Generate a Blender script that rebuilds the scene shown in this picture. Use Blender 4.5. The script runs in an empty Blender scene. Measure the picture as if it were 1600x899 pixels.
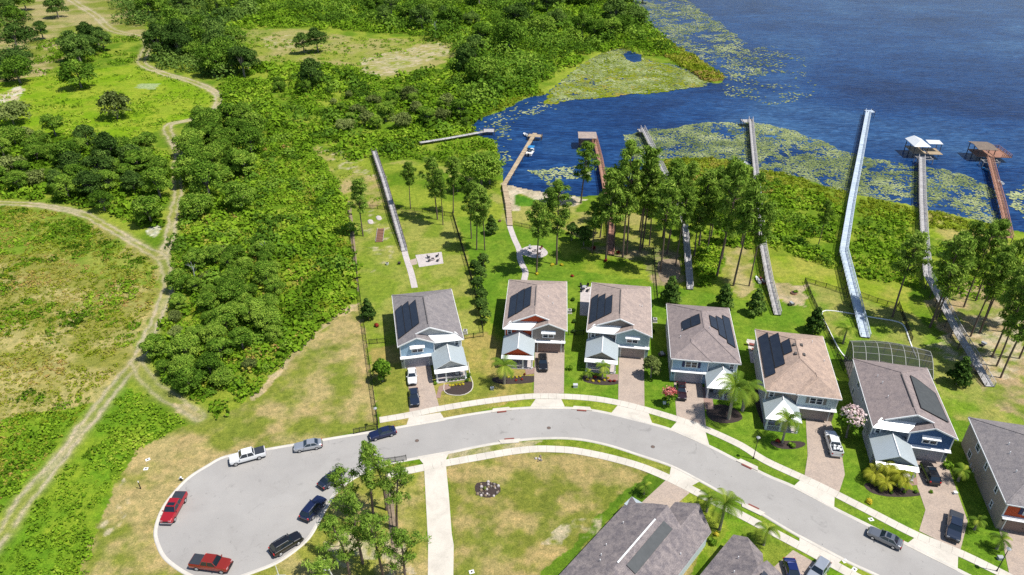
import bpy, math, random
import numpy as np
R=math.radians
C=bpy.context.scene
# ---------------------------------------------------------------- camera, sky, sun, exposure
CAM_H=88.0; PITCH=R(31.5); FPX=1110.0
cam_d=bpy.data.cameras.new('camera'); cam=bpy.data.objects.new('camera',cam_d); C.collection.objects.link(cam)
cam.location=(0,0,CAM_H); cam.rotation_euler=(R(90)-PITCH,0,0)
cam_d.sensor_width=36.0; cam_d.lens=36.0*FPX/1600.0; cam_d.clip_start=1.0; cam_d.clip_end=9000.0
C.camera=cam
SUN_EL=R(63); sdx,sdy=0.955,-0.297
w=bpy.data.worlds.new('World'); C.world=w; w.use_nodes=True
nt=w.node_tree; nt.nodes.clear()
o_=nt.nodes.new('ShaderNodeOutputWorld'); b_=nt.nodes.new('ShaderNodeBackground'); s_=nt.nodes.new('ShaderNodeTexSky')
s_.sky_type='NISHITA'; s_.sun_disc=False; s_.sun_elevation=SUN_EL; s_.sun_rotation=math.atan2(sdx,sdy)
s_.air_density=1.0; s_.dust_density=0.6; s_.ozone_density=1.5
b_.inputs['Strength'].default_value=0.108
nt.links.new(s_.outputs[0],b_.inputs[0]); nt.links.new(b_.outputs[0],o_.inputs[0])
sl=bpy.data.lights.new('sun','SUN'); sl.energy=5.0; sl.angle=R(0.53); sl.color=(1.0,0.965,0.90)
so=bpy.data.objects.new('sun',sl); C.collection.objects.link(so)
from mathutils import Vector, Matrix
sv=Vector((sdx*math.cos(SUN_EL),sdy*math.cos(SUN_EL),math.sin(SUN_EL)))
so.rotation_euler=sv.to_track_quat('Z','Y').to_euler(); so.location=(60,-20,200)
C.view_settings.view_transform='Standard'; C.view_settings.look='None'
C.view_settings.exposure=0.15; C.view_settings.gamma=1.0; C.view_settings.use_curve_mapping=False
C.cycles.max_bounces=5; C.cycles.diffuse_bounces=2; C.cycles.glossy_bounces=2; C.cycles.transmission_bounces=3; C.cycles.transparent_max_bounces=8
C.cycles.use_denoising=False
rnd=random.Random(7); nr=np.random.default_rng(11)
col=C.collection
# ---------------------------------------------------------------- where a spot of the surveyed plan lies on the ground
def G(x,y,z=0.0):
    v=y-449.5; t=(CAM_H-z)/(FPX*math.sin(PITCH)+v*math.cos(PITCH))
    return ((x-800)*t,(FPX*math.cos(PITCH)-v*math.sin(PITCH))*t)
def GA(pts,z=0.0): return [G(p[0],p[1],z) for p in pts]
def height_of(base,top):
    X,Y=G(*base); v=top[1]-449.5
    # v = F*((H-z)cosP - Y sinP)/(Y cosP+(H-z) sinP)
    q=(v*Y*math.cos(PITCH)/FPX+Y*math.sin(PITCH))/(math.cos(PITCH)-v*math.sin(PITCH)/FPX)
    return CAM_H-q
# ---------------------------------------------------------------- numpy noise
def vnoise(x,y,s,seed):
    g=np.random.default_rng(seed).random((256,256)); x=np.asarray(x)/s+57.3; y=np.asarray(y)/s+31.7
    xi=np.floor(x).astype(int); yi=np.floor(y).astype(int); fx=x-xi; fy=y-yi
    fx=fx*fx*(3-2*fx); fy=fy*fy*(3-2*fy); a=xi&255; b=yi&255; a1=(a+1)&255; b1=(b+1)&255
    return (g[a,b]*(1-fx)+g[a1,b]*fx)*(1-fy)+(g[a,b1]*(1-fx)+g[a1,b1]*fx)*fy
def fbm(x,y,s,seed,o=3):
    r=0;A=0;k=1.0
    for i in range(o): r=r+vnoise(x,y,s/2**i,seed+i)*k;A+=k;k*=.55
    return r/A
def sstep(a,b,x):
    t=np.clip((x-a)/(b-a),0,1); return t*t*(3-2*t)
def inpoly(x,y,P):
    P=np.asarray(P,float); m=np.zeros(np.shape(x),bool); n=len(P)
    bb=(x>=P[:,0].min())&(x<=P[:,0].max())&(y>=P[:,1].min())&(y<=P[:,1].max())
    if not bb.any(): return m
    xs=x[bb];ys=y[bb];r=np.zeros(xs.shape,bool)
    for i in range(n):
        x1,y1=P[i];x2,y2=P[(i+1)%n]
        c=((y1>ys)!=(y2>ys))
        with np.errstate(divide='ignore',invalid='ignore'): r^=c&(xs<(x2-x1)*(ys-y1)/((y2-y1) if y2!=y1 else 1e-9)+x1)
    m[bb]=r; return m
def smooth(pts,n=6,closed=False):
    P=[np.array(p,float) for p in pts]; out=[]; N=len(P)
    rng=range(N) if closed else range(N-1)
    for i in rng:
        p1=P[i];p2=P[(i+1)%N]
        p0=P[i-1] if (i>0 or closed) else p1*2-p2
        p3=P[(i+2)%N] if (i+2<N or closed) else p2*2-p1
        for k in range(n):
            t=k/n; out.append(tuple(.5*((2*p1)+(-p0+p2)*t+(2*p0-5*p1+4*p2-p3)*t*t+(-p0+3*p1-3*p2+p3)*t**3)))
    if not closed: out.append(tuple(P[-1]))
    return out
def dline(x,y,L):
    d=np.full(np.shape(x),1e9)
    for (x1,y1),(x2,y2) in zip(L[:-1],L[1:]):
        dx,dy=x2-x1,y2-y1; t=np.clip(((x-x1)*dx+(y-y1)*dy)/(dx*dx+dy*dy+1e-9),0,1)
        d=np.minimum(d,np.hypot(x-x1-t*dx,y-y1-t*dy))
    return d
# ---------------------------------------------------------------- materials
def newmat(name):
    m=bpy.data.materials.new(name); m.use_nodes=True; n=m.node_tree; n.nodes.clear()
    out=n.nodes.new('ShaderNodeOutputMaterial'); return m,n,out
def rgba(c): return (c[0],c[1],c[2],1.0)
def ramp(n,fac,stops):
    r=n.nodes.new('ShaderNodeValToRGB'); e=r.color_ramp.elements
    e[0].position,e[0].color=stops[0][0],rgba(stops[0][1]); e[1].position,e[1].color=stops[-1][0],rgba(stops[-1][1])
    for p,c in stops[1:-1]: q=e.new(p); q.color=rgba(c)
    n.links.new(fac,r.inputs[0]); return r.outputs[0]
def noise(n,vec,scale,detail=3,rough=.6,dist=0):
    t=n.nodes.new('ShaderNodeTexNoise'); t.inputs['Scale'].default_value=scale; t.inputs['Detail'].default_value=detail
    t.inputs['Roughness'].default_value=rough; t.inputs['Distortion'].default_value=dist
    if vec is not None: n.links.new(vec,t.inputs['Vector'])
    return t.outputs['Fac']
def mixc(n,f,a,b,mode='MIX'):
    m=n.nodes.new('ShaderNodeMix'); m.data_type='RGBA'; m.blend_type=mode; m.clamp_factor=True
    for k,v in ((0,f),(6,a),(7,b)):
        if isinstance(v,(int,float)): m.inputs[k].default_value=v
        elif isinstance(v,tuple): m.inputs[k].default_value=rgba(v)
        else: n.links.new(v,m.inputs[k])
    return m.outputs[2]
def objvec(n): return n.nodes.new('ShaderNodeTexCoord').outputs['Object']
def bump(n,h,strength,dist=.02):
    b=n.nodes.new('ShaderNodeBump'); b.inputs['Strength'].default_value=strength; b.inputs['Distance'].default_value=dist
    n.links.new(h,b.inputs['Height']); return b.outputs[0]
def principled(n,out,color,rough=.6,metal=0,spec=.5,normal=None,coat=0):
    p=n.nodes.new('ShaderNodeBsdfPrincipled')
    if isinstance(color,tuple): p.inputs['Base Color'].default_value=rgba(color)
    else: n.links.new(color,p.inputs['Base Color'])
    if isinstance(rough,(int,float)): p.inputs['Roughness'].default_value=rough
    else: n.links.new(rough,p.inputs['Roughness'])
    p.inputs['Metallic'].default_value=metal; p.inputs['Specular IOR Level'].default_value=spec
    p.inputs['Coat Weight'].default_value=coat; p.inputs['Coat Roughness'].default_value=.05
    if normal is not None: n.links.new(normal,p.inputs['Normal'])
    n.links.new(p.outputs[0],out.inputs[0]); return p
def simple(name,c,rough=.6,metal=0,var=.18,scale=1.5,fine=9.0,spec=.4,coat=0):
    m,n,out=newmat(name); v=objvec(n)
    f=noise(n,v,scale,4); g=noise(n,v,fine,2)
    lo=tuple(x*(1-var) for x in c); hi=tuple(min(1,x*(1+var)) for x in c)
    a=ramp(n,f,[(.3,lo),(.7,hi)]); b=mixc(n,.35,a,ramp(n,g,[(.3,lo),(.7,hi)]))
    principled(n,out,b,rough,metal,spec,coat=coat); return m
def foliage(name,stops,var=.5,trans=.22):
    m,n,out=newmat(name); at=n.nodes.new('ShaderNodeAttribute'); at.attribute_name='tint'
    oi=n.nodes.new('ShaderNodeObjectInfo')
    mt=n.nodes.new('ShaderNodeMath'); mt.operation='MULTIPLY_ADD'; n.links.new(oi.outputs['Random'],mt.inputs[0]); mt.inputs[1].default_value=var
    n.links.new(at.outputs['Fac'],mt.inputs[2])
    sb=n.nodes.new('ShaderNodeMath'); sb.operation='SUBTRACT'; n.links.new(mt.outputs[0],sb.inputs[0]); sb.inputs[1].default_value=var/2
    c=ramp(n,sb.outputs[0],stops)
    d=n.nodes.new('ShaderNodeBsdfDiffuse'); n.links.new(c,d.inputs[0])
    t=n.nodes.new('ShaderNodeBsdfTranslucent'); n.links.new(c,t.inputs[0])
    x=n.nodes.new('ShaderNodeMixShader'); x.inputs[0].default_value=trans
    n.links.new(d.outputs[0],x.inputs[1]); n.links.new(t.outputs[0],x.inputs[2]); n.links.new(x.outputs[0],out.inputs[0]); return m
def shingle(name,c,streak=.5):
    m,n,out=newmat(name); v=objvec(n)
    f=noise(n,v,5.5,3,.7); g=noise(n,v,1.1,3,.6,.5); h=noise(n,v,14,2,.7)
    lo=tuple(x*.55 for x in c); hi=tuple(min(1,x*1.5) for x in c)
    a=ramp(n,f,[(.30,lo),(.5,c),(.72,hi)]); b=mixc(n,.4,a,ramp(n,h,[(.3,lo),(.7,hi)]))
    d=mixc(n,streak,b,ramp(n,g,[(.3,(.55,.55,.6)),(.65,(1.15,1.1,1.05))]),'MULTIPLY')
    wv=n.nodes.new('ShaderNodeTexWave'); wv.wave_type='BANDS'; wv.bands_direction='Z'; wv.inputs['Scale'].default_value=3.2; wv.inputs['Distortion'].default_value=1.5; wv.inputs['Detail'].default_value=1
    n.links.new(v,wv.inputs['Vector'])
    e=mixc(n,.18,d,ramp(n,wv.outputs['Fac'],[(.2,(.7,.7,.7)),(.6,(1.1,1.1,1.1))]),'MULTIPLY')
    principled(n,out,e,.9,0,.15); return m
def siding(name,c):
    m,n,out=newmat(name); v=objvec(n)
    wv=n.nodes.new('ShaderNodeTexWave'); wv.wave_type='BANDS'; wv.bands_direction='Z'; wv.wave_profile='SAW'; wv.inputs['Scale'].default_value=1.6
    n.links.new(v,wv.inputs['Vector'])
    a=mixc(n,noise(n,v,1.2,3),tuple(x*.85 for x in c),tuple(min(1,x*1.12) for x in c))
    
    principled(n,out,a,.7,0,.2); return m
def seam(name,c,scale=1.25):
    m,n,out=newmat(name); v=objvec(n)
    wv=n.nodes.new('ShaderNodeTexWave'); wv.wave_type='BANDS'; wv.bands_direction='DIAGONAL'; wv.inputs['Scale'].default_value=scale
    n.links.new(v,wv.inputs['Vector'])
    a=mixc(n,noise(n,v,.8,3),tuple(x*.88 for x in c),c)
    b=mixc(n,.5,a,ramp(n,wv.outputs['Fac'],[(.0,(.75,.77,.8)),(.12,(1,1,1))]),'MULTIPLY')
    principled(n,out,b,.42,.25,.5,bump(n,wv.outputs['Fac'],.2,.03)); return m
def brick(name,c,c2,scale,mortar):
    m,n,out=newmat(name); v=objvec(n); t=n.nodes.new('ShaderNodeTexBrick'); t.inputs['Scale'].default_value=scale
    t.inputs['Color1'].default_value=rgba(c); t.inputs['Color2'].default_value=rgba(c2); t.inputs['Mortar'].default_value=rgba(mortar)
    t.inputs['Mortar Size'].default_value=.025; n.links.new(v,t.inputs['Vector'])
    a=mixc(n,.55,t.outputs[0],ramp(n,noise(n,v,.55,4,.6,.6),[(.25,(.72,.70,.68)),(.5,(1,.98,.95)),(.75,(1.18,1.12,1.02))]),'MULTIPLY')
    b=mixc(n,.45,a,ramp(n,noise(n,v,4.5,3,.7),[(.3,(.7,.7,.7)),(.7,(1.25,1.2,1.15))]),'MULTIPLY')
    principled(n,out,b,.9,0,.15); return m
def concrete(name,c):
    m,n,out=newmat(name); v=objvec(n)
    a=ramp(n,noise(n,v,.35,5,.6,.5),[(.25,tuple(x*.82 for x in c)),(.5,c),(.75,tuple(min(1,x*1.1) for x in c))])
    b=mixc(n,.35,a,ramp(n,noise(n,v,7,3,.8),[(.3,(.72,.72,.72)),(.7,(1.2,1.2,1.2))]),'MULTIPLY')
    d=mixc(n,ramp(n,noise(n,v,.9,5,.75,1.2),[(.62,(0,0,0)),(.74,(.55,.55,.55))]),b,tuple(x*.6 for x in c))
    principled(n,out,d,.9,0,.15); return m
M={}
M['asphalt'],n,out=newmat('asphalt'); v=objvec(n)
a=ramp(n,noise(n,v,.08,4,.6,.4),[(.3,(.325,.308,.29)),(.7,(.375,.357,.335))])
b=mixc(n,.4,a,ramp(n,noise(n,v,9,3,.8),[(.3,(.8,.8,.8)),(.7,(1.15,1.15,1.15))]),'MULTIPLY')
d=mixc(n,ramp(n,noise(n,v,.33,6,.7,1.6),[(.60,(0,0,0)),(.70,(.5,.5,.5))]),b,(.19,.18,.17))
d=mixc(n,ramp(n,noise(n,v,1.7,2,.5,.2),[(.73,(0,0,0)),(.77,(.75,.75,.75))]),d,(.12,.115,.11))
d=mixc(n,.5,d,ramp(n,noise(n,v,.19,5,.65,.3),[(.3,(.86,.85,.84)),(.5,(1,1,1)),(.7,(1.08,1.07,1.05))]),'MULTIPLY')
principled(n,out,d,.9,0,.12)
M['concrete']=concrete('pale_concrete',(.58,.53,.455))
M['kerb']=concrete('kerb_concrete',(.56,.52,.46))
M['paver']=brick('paver',(.50,.405,.34),(.38,.32,.275),2.6,(.30,.24,.20))
M['patio']=brick('patio_stone',(.62,.56,.55),(.48,.44,.45),1.6,(.35,.32,.3))
M['redpaver']=brick('red_paver',(.36,.24,.2),(.30,.2,.17),2.6,(.22,.17,.15))
M['white']=simple('white_trim',(.80,.80,.79),.5,0,.06)
M['glass'],n_,o_2=newmat('window_glass'); principled(n_,o_2,(.03,.04,.05),.08,0,.8)
M['carglass'],n_,o_2=newmat('car_glass'); principled(n_,o_2,(.012,.02,.03),.04,0,.9)
M['solar'],n_,o_2=newmat('solar_surface'); v_=objvec(n_)
principled(n_,o_2,mixc(n_,noise(n_,v_,.9,3),(.011,.016,.030),(.03,.038,.055)),.35,0,.4)
M['solar2'],n_,o_2=newmat('pool_heating_mat'); v_=objvec(n_)
principled(n_,o_2,mixc(n_,noise(n_,v_,1.2,3),(.045,.05,.052),(.09,.095,.098)),.6,0,.3)
M['black']=simple('black_metal',(.018,.018,.02),.5,0,.2)
M['rubber']=simple('tyre_rubber',(.02,.02,.02),.8,0,.1)
M['rim']=simple('wheel_rim',(.55,.56,.58),.3,.7,.05)
M['bark']=simple('pine_bark',(.15,.105,.085),.9,0,.35,3)
M['bark2']=simple('grey_bark',(.22,.19,.16),.9,0,.3,3)
M['palmtrunk']=simple('palm_trunk',(.30,.26,.21),.9,0,.2,3)
M['mulch']=simple('dark_mulch',(.05,.035,.03),.95,0,.4,4)
M['straw']=simple('pine_straw',(.24,.18,.12),.95,0,.35,2)
M['woodgrey']=simple('weathered_wood',(.36,.34,.33),.85,0,.22,.8,6)
M['woodtan']=simple('tan_wood',(.36,.27,.17),.85,0,.22,.8,6)
M['woodred']=simple('red_brown_wood',(.30,.15,.10),.85,0,.22,.8,6)
M['woodblue']=simple('blue_grey_composite',(.42,.49,.56),.6,0,.1,.8,6)
M['wooddark']=simple('dark_wood',(.10,.085,.08),.85,0,.25,.8,6)
M['drain']=simple('drain_red',(.22,.06,.045),.8)
M['iron']=simple('cast_iron',(.09,.08,.075),.7)
M['grey']=simple('grey_plastic',(.35,.36,.37),.6)
M['acmetal']=simple('light_grey_metal',(.5,.5,.52),.5)
M['screen'],n_,o_2=newmat('insect_screen')
t_=n_.nodes.new('ShaderNodeBsdfTransparent'); d_=n_.nodes.new('ShaderNodeBsdfDiffuse'); d_.inputs[0].default_value=(.05,.055,.05,1); x_=n_.nodes.new('ShaderNodeMixShader'); x_.inputs[0].default_value=.6
n_.links.new(t_.outputs[0],x_.inputs[1]); n_.links.new(d_.outputs[0],x_.inputs[2]); n_.links.new(x_.outputs[0],o_2.inputs[0])
# foliage colours
M['oak']=foliage('oak_leaves',[(0,(.03,.07,.008)),(.45,(.125,.24,.024)),(1,(.33,.46,.06))])
M['oak_dark']=foliage('dark_leaves',[(0,(.022,.05,.010)),(.5,(.08,.15,.028)),(1,(.22,.33,.06))])
M['pine']=foliage('pine_needles',[(0,(.06,.11,.018)),(.45,(.17,.29,.035)),(1,(.40,.52,.09))],.3)
M['scrub']=foliage('scrub_leaves',[(0,(.04,.08,.006)),(.4,(.125,.24,.014)),(.75,(.24,.38,.025)),(1,(.38,.45,.055))],.0,.22)
M['greyshrub']=foliage('grey_green_leaves',[(0,(.065,.085,.025)),(.5,(.17,.22,.055)),(1,(.34,.39,.12))])
M['palm']=foliage('palm_fronds',[(0,(.045,.085,.015)),(.5,(.14,.23,.025)),(1,(.38,.44,.06))],.25)
M['yellowpalm']=foliage('yellow_green_fronds',[(0,(.10,.12,.01)),(.5,(.30,.32,.03)),(1,(.55,.52,.07))],.2)
M['hedge']=foliage('hedge_leaves',[(0,(.02,.045,.012)),(.5,(.06,.13,.02)),(1,(.16,.27,.05))])
M['brightleaf']=foliage('bright_green_leaves',[(0,(.04,.09,.01)),(.5,(.13,.25,.02)),(1,(.28,.42,.05))])
M['redleaf']=foliage('red_leaves',[(0,(.10,.015,.02)),(.5,(.28,.03,.03)),(1,(.55,.10,.06))])
M['pinkleaf']=foliage('pink_blossoms',[(0,(.35,.04,.05)),(.5,(.60,.12,.12)),(1,(.85,.40,.35))])
M['whitepink']=foliage('pale_pink_blossoms',[(0,(.45,.30,.28)),(.5,(.70,.52,.50)),(1,(.85,.75,.72))])
M['yellowleaf']=foliage('yellow_flowers',[(0,(.35,.25,.01)),(.5,(.65,.52,.03)),(1,(.85,.75,.12))])
M['pads']=foliage('lily_pads_leaf',[(0,(.06,.09,.045)),(.5,(.22,.27,.10)),(1,(.48,.51,.27))],.0,.1)
M['reed']=foliage('marsh_grass_blades',[(0,(.10,.15,.01)),(.5,(.24,.30,.02)),(.8,(.36,.33,.06)),(1,(.45,.27,.10))],.0)
# ground
M['ground'],n,out=newmat('ground_cover')
at=n.nodes.new('ShaderNodeAttribute'); at.attribute_name='gcol'; v=objvec(n)
f=noise(n,v,.9,5,.7,.4); g=noise(n,v,4.2,4,.75); h=noise(n,v,.12,4,.6,.5)
a=mixc(n,.75,at.outputs['Color'],ramp(n,f,[(.28,(.42,.5,.42)),(.5,(.92,.95,.9)),(.72,(1.5,1.35,1.35))]),'MULTIPLY')
b=mixc(n,.75,a,ramp(n,g,[(.3,(.42,.48,.4)),(.5,(.95,.95,.95)),(.7,(1.6,1.5,1.55))]),'MULTIPLY')
c=mixc(n,.5,b,ramp(n,h,[(.3,(.85,.95,.8)),(.7,(1.2,1.08,1.1))]),'MULTIPLY')
gb=bump(n,g,.9,.08)
c=mixc(n,.6,c,ramp(n,noise(n,v,13,3,.8),[(.33,(.5,.52,.5)),(.5,(1,1,1)),(.68,(1.55,1.5,1.5))]),'MULTIPLY')
principled(n,out,c,.95,0,.08,gb)
# water
M['water'],n,out=newmat('lake_surface'); v=objvec(n)
mp=n.nodes.new('ShaderNodeMapping'); mp.inputs['Scale'].default_value=(.5,1.6,1); mp.inputs['Rotation'].default_value=(0,0,R(24)); n.links.new(v,mp.inputs['Vector'])
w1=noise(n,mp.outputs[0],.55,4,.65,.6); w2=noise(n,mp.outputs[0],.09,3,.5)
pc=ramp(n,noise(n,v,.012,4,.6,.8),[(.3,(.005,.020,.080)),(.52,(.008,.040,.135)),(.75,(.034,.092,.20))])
pc=mixc(n,.6,pc,ramp(n,w2,[(.35,(.6,.65,.75)),(.5,(1,1,1)),(.66,(1.5,1.4,1.25))]),'MULTIPLY')  # broad swell light and dark painted into the water colour
pc2=mixc(n,.75,pc,ramp(n,w1,[(.36,(.35,.4,.5)),(.52,(1,1,1)),(.68,(2.4,2.0,1.7))]),'MULTIPLY')  # ripple glints and dark troughs painted into the base colour
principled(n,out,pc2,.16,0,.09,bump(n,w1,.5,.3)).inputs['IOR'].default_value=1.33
# ---------------------------------------------------------------- object helpers
def link(o,parent=None):
    col.objects.link(o)
    if parent is not None: o.parent=parent
    return o
def tag(o,label=None,cat=None,group=None,kind=None):
    if label: o['label']=label
    if cat: o['category']=cat
    if group: o['group']=group
    if kind: o['kind']=kind
    return o
def thing(name,label,cat,loc=(0,0,0),rz=0,group=None,scale=None):
    o=bpy.data.objects.new(name,None); o.empty_display_size=.3; o.location=loc; o.rotation_euler=(0,0,rz)
    if scale is not None: o.scale=scale if hasattr(scale,'__len__') else (scale,)*3
    link(o); return tag(o,label,cat,group)
class MB:
    def __init__(s): s.v=[];s.f=[];s.m=[]
    def add(s,vs,fs,mi=0):
        b=len(s.v); s.v+= [tuple(p) for p in vs]; s.f+=[tuple(b+i for i in f) for f in fs]; s.m+=[mi]*len(fs); return s
    def box(s,x0,x1,y0,y1,z0,z1,mi=0,rot=0,c=None):
        vs=[(x,y,z) for z in (z0,z1) for y in (y0,y1) for x in (x0,x1)]
        if rot:
            cx,cy=c if c else ((x0+x1)/2,(y0+y1)/2); k,q=math.cos(rot),math.sin(rot)
            vs=[(cx+(x-cx)*k-(y-cy)*q,cy+(x-cx)*q+(y-cy)*k,z) for x,y,z in vs]
        return s.add(vs,[(0,2,3,1),(4,5,7,6),(0,1,5,4),(2,6,7,3),(0,4,6,2),(1,3,7,5)],mi)
    def slab(s,poly,t,mi=0,side=None):
        """3D polygon thickened downwards by t"""
        n=len(poly); vs=[tuple(p) for p in poly]+[(p[0],p[1],p[2]-t) for p in poly]
        s.add(vs,[tuple(range(n))],mi); b=len(s.v)-2*n
        s.f.append(tuple(b+n+i for i in reversed(range(n)))); s.m.append(mi)
        for i in range(n):
            j=(i+1)%n; s.f.append((b+i,b+n+i,b+n+j,b+j)); s.m.append(side if side is not None else mi)
        return s
    def prism(s,poly,z0,z1,mi=0): return s.slab([(p[0],p[1],z1) for p in poly],z1-z0,mi)
    def beam(s,a,b,w,h=None,mi=0):
        h=h or w; a=Vector(a);b=Vector(b);d=(b-a); L=d.length
        if L<1e-6: return s
        d/=L; up=Vector((0,0,1)) if abs(d.z)<.95 else Vector((1,0,0)); sx=d.cross(up).normalized()*w/2; sz=sx.cross(d).normalized()*h/2
        vs=[p+q for p in (a,b) for q in (-sx-sz,sx-sz,sx+sz,-sx+sz)]
        return s.add(vs,[(0,1,2,3),(7,6,5,4),(0,4,5,1),(1,5,6,2),(2,6,7,3),(3,7,4,0)],mi)
    def tube(s,pts,rs,n=6,mi=0,cap=True):
        base=len(s.v); P=[Vector(p) for p in pts]
        for i,p in enumerate(P):
            d=(P[min(i+1,len(P)-1)]-P[max(i-1,0)]).normalized(); up=Vector((0,0,1)) if abs(d.z)<.9 else Vector((1,0,0))
            x=d.cross(up).normalized(); y=d.cross(x).normalized()
            for k in range(n):
                a=2*math.pi*k/n; s.v.append(tuple(p+(x*math.cos(a)+y*math.sin(a))*rs[i]))
        for i in range(len(P)-1):
            for k in range(n):
                a=base+i*n+k;b=base+i*n+(k+1)%n; s.f.append((a,b,b+n,a+n)); s.m.append(mi)
        if cap:
            s.f.append(tuple(base+k for k in range(n))); s.m.append(mi); s.f.append(tuple(base+(len(P)-1)*n+k for k in reversed(range(n)))); s.m.append(mi)
        return s
    def cyl(s,x,y,z0,z1,r,n=10,mi=0): return s.tube([(x,y,z0),(x,y,z1)],[r,r],n,mi)
    def mesh(s,name,mats,smooth=False):
        me=bpy.data.meshes.new(name); me.from_pydata(s.v,[],s.f)
        for m in (mats if isinstance(mats,(list,tuple)) else [mats]): me.materials.append(m)
        me.polygons.foreach_set('material_index',s.m)
        if smooth: me.polygons.foreach_set('use_smooth',[True]*len(me.polygons))
        me.update(); return me
    def obj(s,name,mats,parent=None,smooth=False):
        return link(bpy.data.objects.new(name,s.mesh(name,mats,smooth)),parent)
def npmesh(name,V,F,mats,attrs=None,smooth=False):
    me=bpy.data.meshes.new(name); nv=len(V); nf,k=F.shape
    me.vertices.add(nv); me.vertices.foreach_set('co',np.asarray(V,np.float32).ravel())
    me.loops.add(nf*k); me.loops.foreach_set('vertex_index',F.astype(np.int32).ravel())
    me.polygons.add(nf); me.polygons.foreach_set('loop_start',np.arange(0,nf*k,k,dtype=np.int32))
    try: me.polygons.foreach_set('loop_total',np.full(nf,k,np.int32))
    except Exception: pass
    for m in (mats if isinstance(mats,(list,tuple)) else [mats]): me.materials.append(m)
    me.update(calc_edges=True)
    for an,(ty,arr) in (attrs or {}).items():
        a=me.attributes.new(an,ty,'POINT'); a.data.foreach_set('color' if 'COLOR' in ty else 'value',np.asarray(arr,np.float32).ravel())
    if smooth: me.polygons.foreach_set('use_smooth',np.ones(nf,bool))
    return me
def struct(name,me,label=None): return tag(link(bpy.data.objects.new(name,me)),kind='structure',label=label)
# ---------------------------------------------------------------- plan outlines (surveyed points -> ground)
LAKE=smooth(GA([(975,-60),(985,-5),(1000,30),(1035,60),(1075,82),(1105,100),(1131,119),(1127,127),(1105,128),(1080,112),(1050,100),(1015,95),(990,80),(965,76),(930,88),(900,108),(872,130),(850,148),(822,152),(800,165),(770,178),(745,187),(738,200),(755,212),(775,222),(781,240),(784,262),(789,285),(810,291),(850,300),(890,306),(920,306),(950,302),(980,290),(1000,270),(1012,253),(1040,248),(1075,246),(1120,247),(1150,251),(1185,263),(1200,267),(1250,277),(1325,302),(1412,317),(1450,327),(1500,337),(1550,350),(1600,363),(1700,392),(1900,430)]),5)+[(600,60),(3500,60),(3500,5000),(200,5000)]
TRAILS=[smooth(GA(p),6) for p in (
 [(95,-20),(112,0),(150,25),(175,47),(230,62),(225,85),(222,100),(255,115),(300,128),(340,148),(333,175),(300,187),(262,197),(270,220),(280,240),(276,262),(278,300),(272,330),(265,372),(255,402)],
 [(-60,316),(15,318),(70,322),(130,335),(180,362),(225,388),(252,404),(260,425),(261,455),(243,500),(215,560),(180,605),(130,670),(80,735),(40,780),(0,840),(-40,890)],
 [(214,565),(228,590),(250,612),(285,635),(312,652)])]
def rp(*p): return GA(p)
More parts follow.
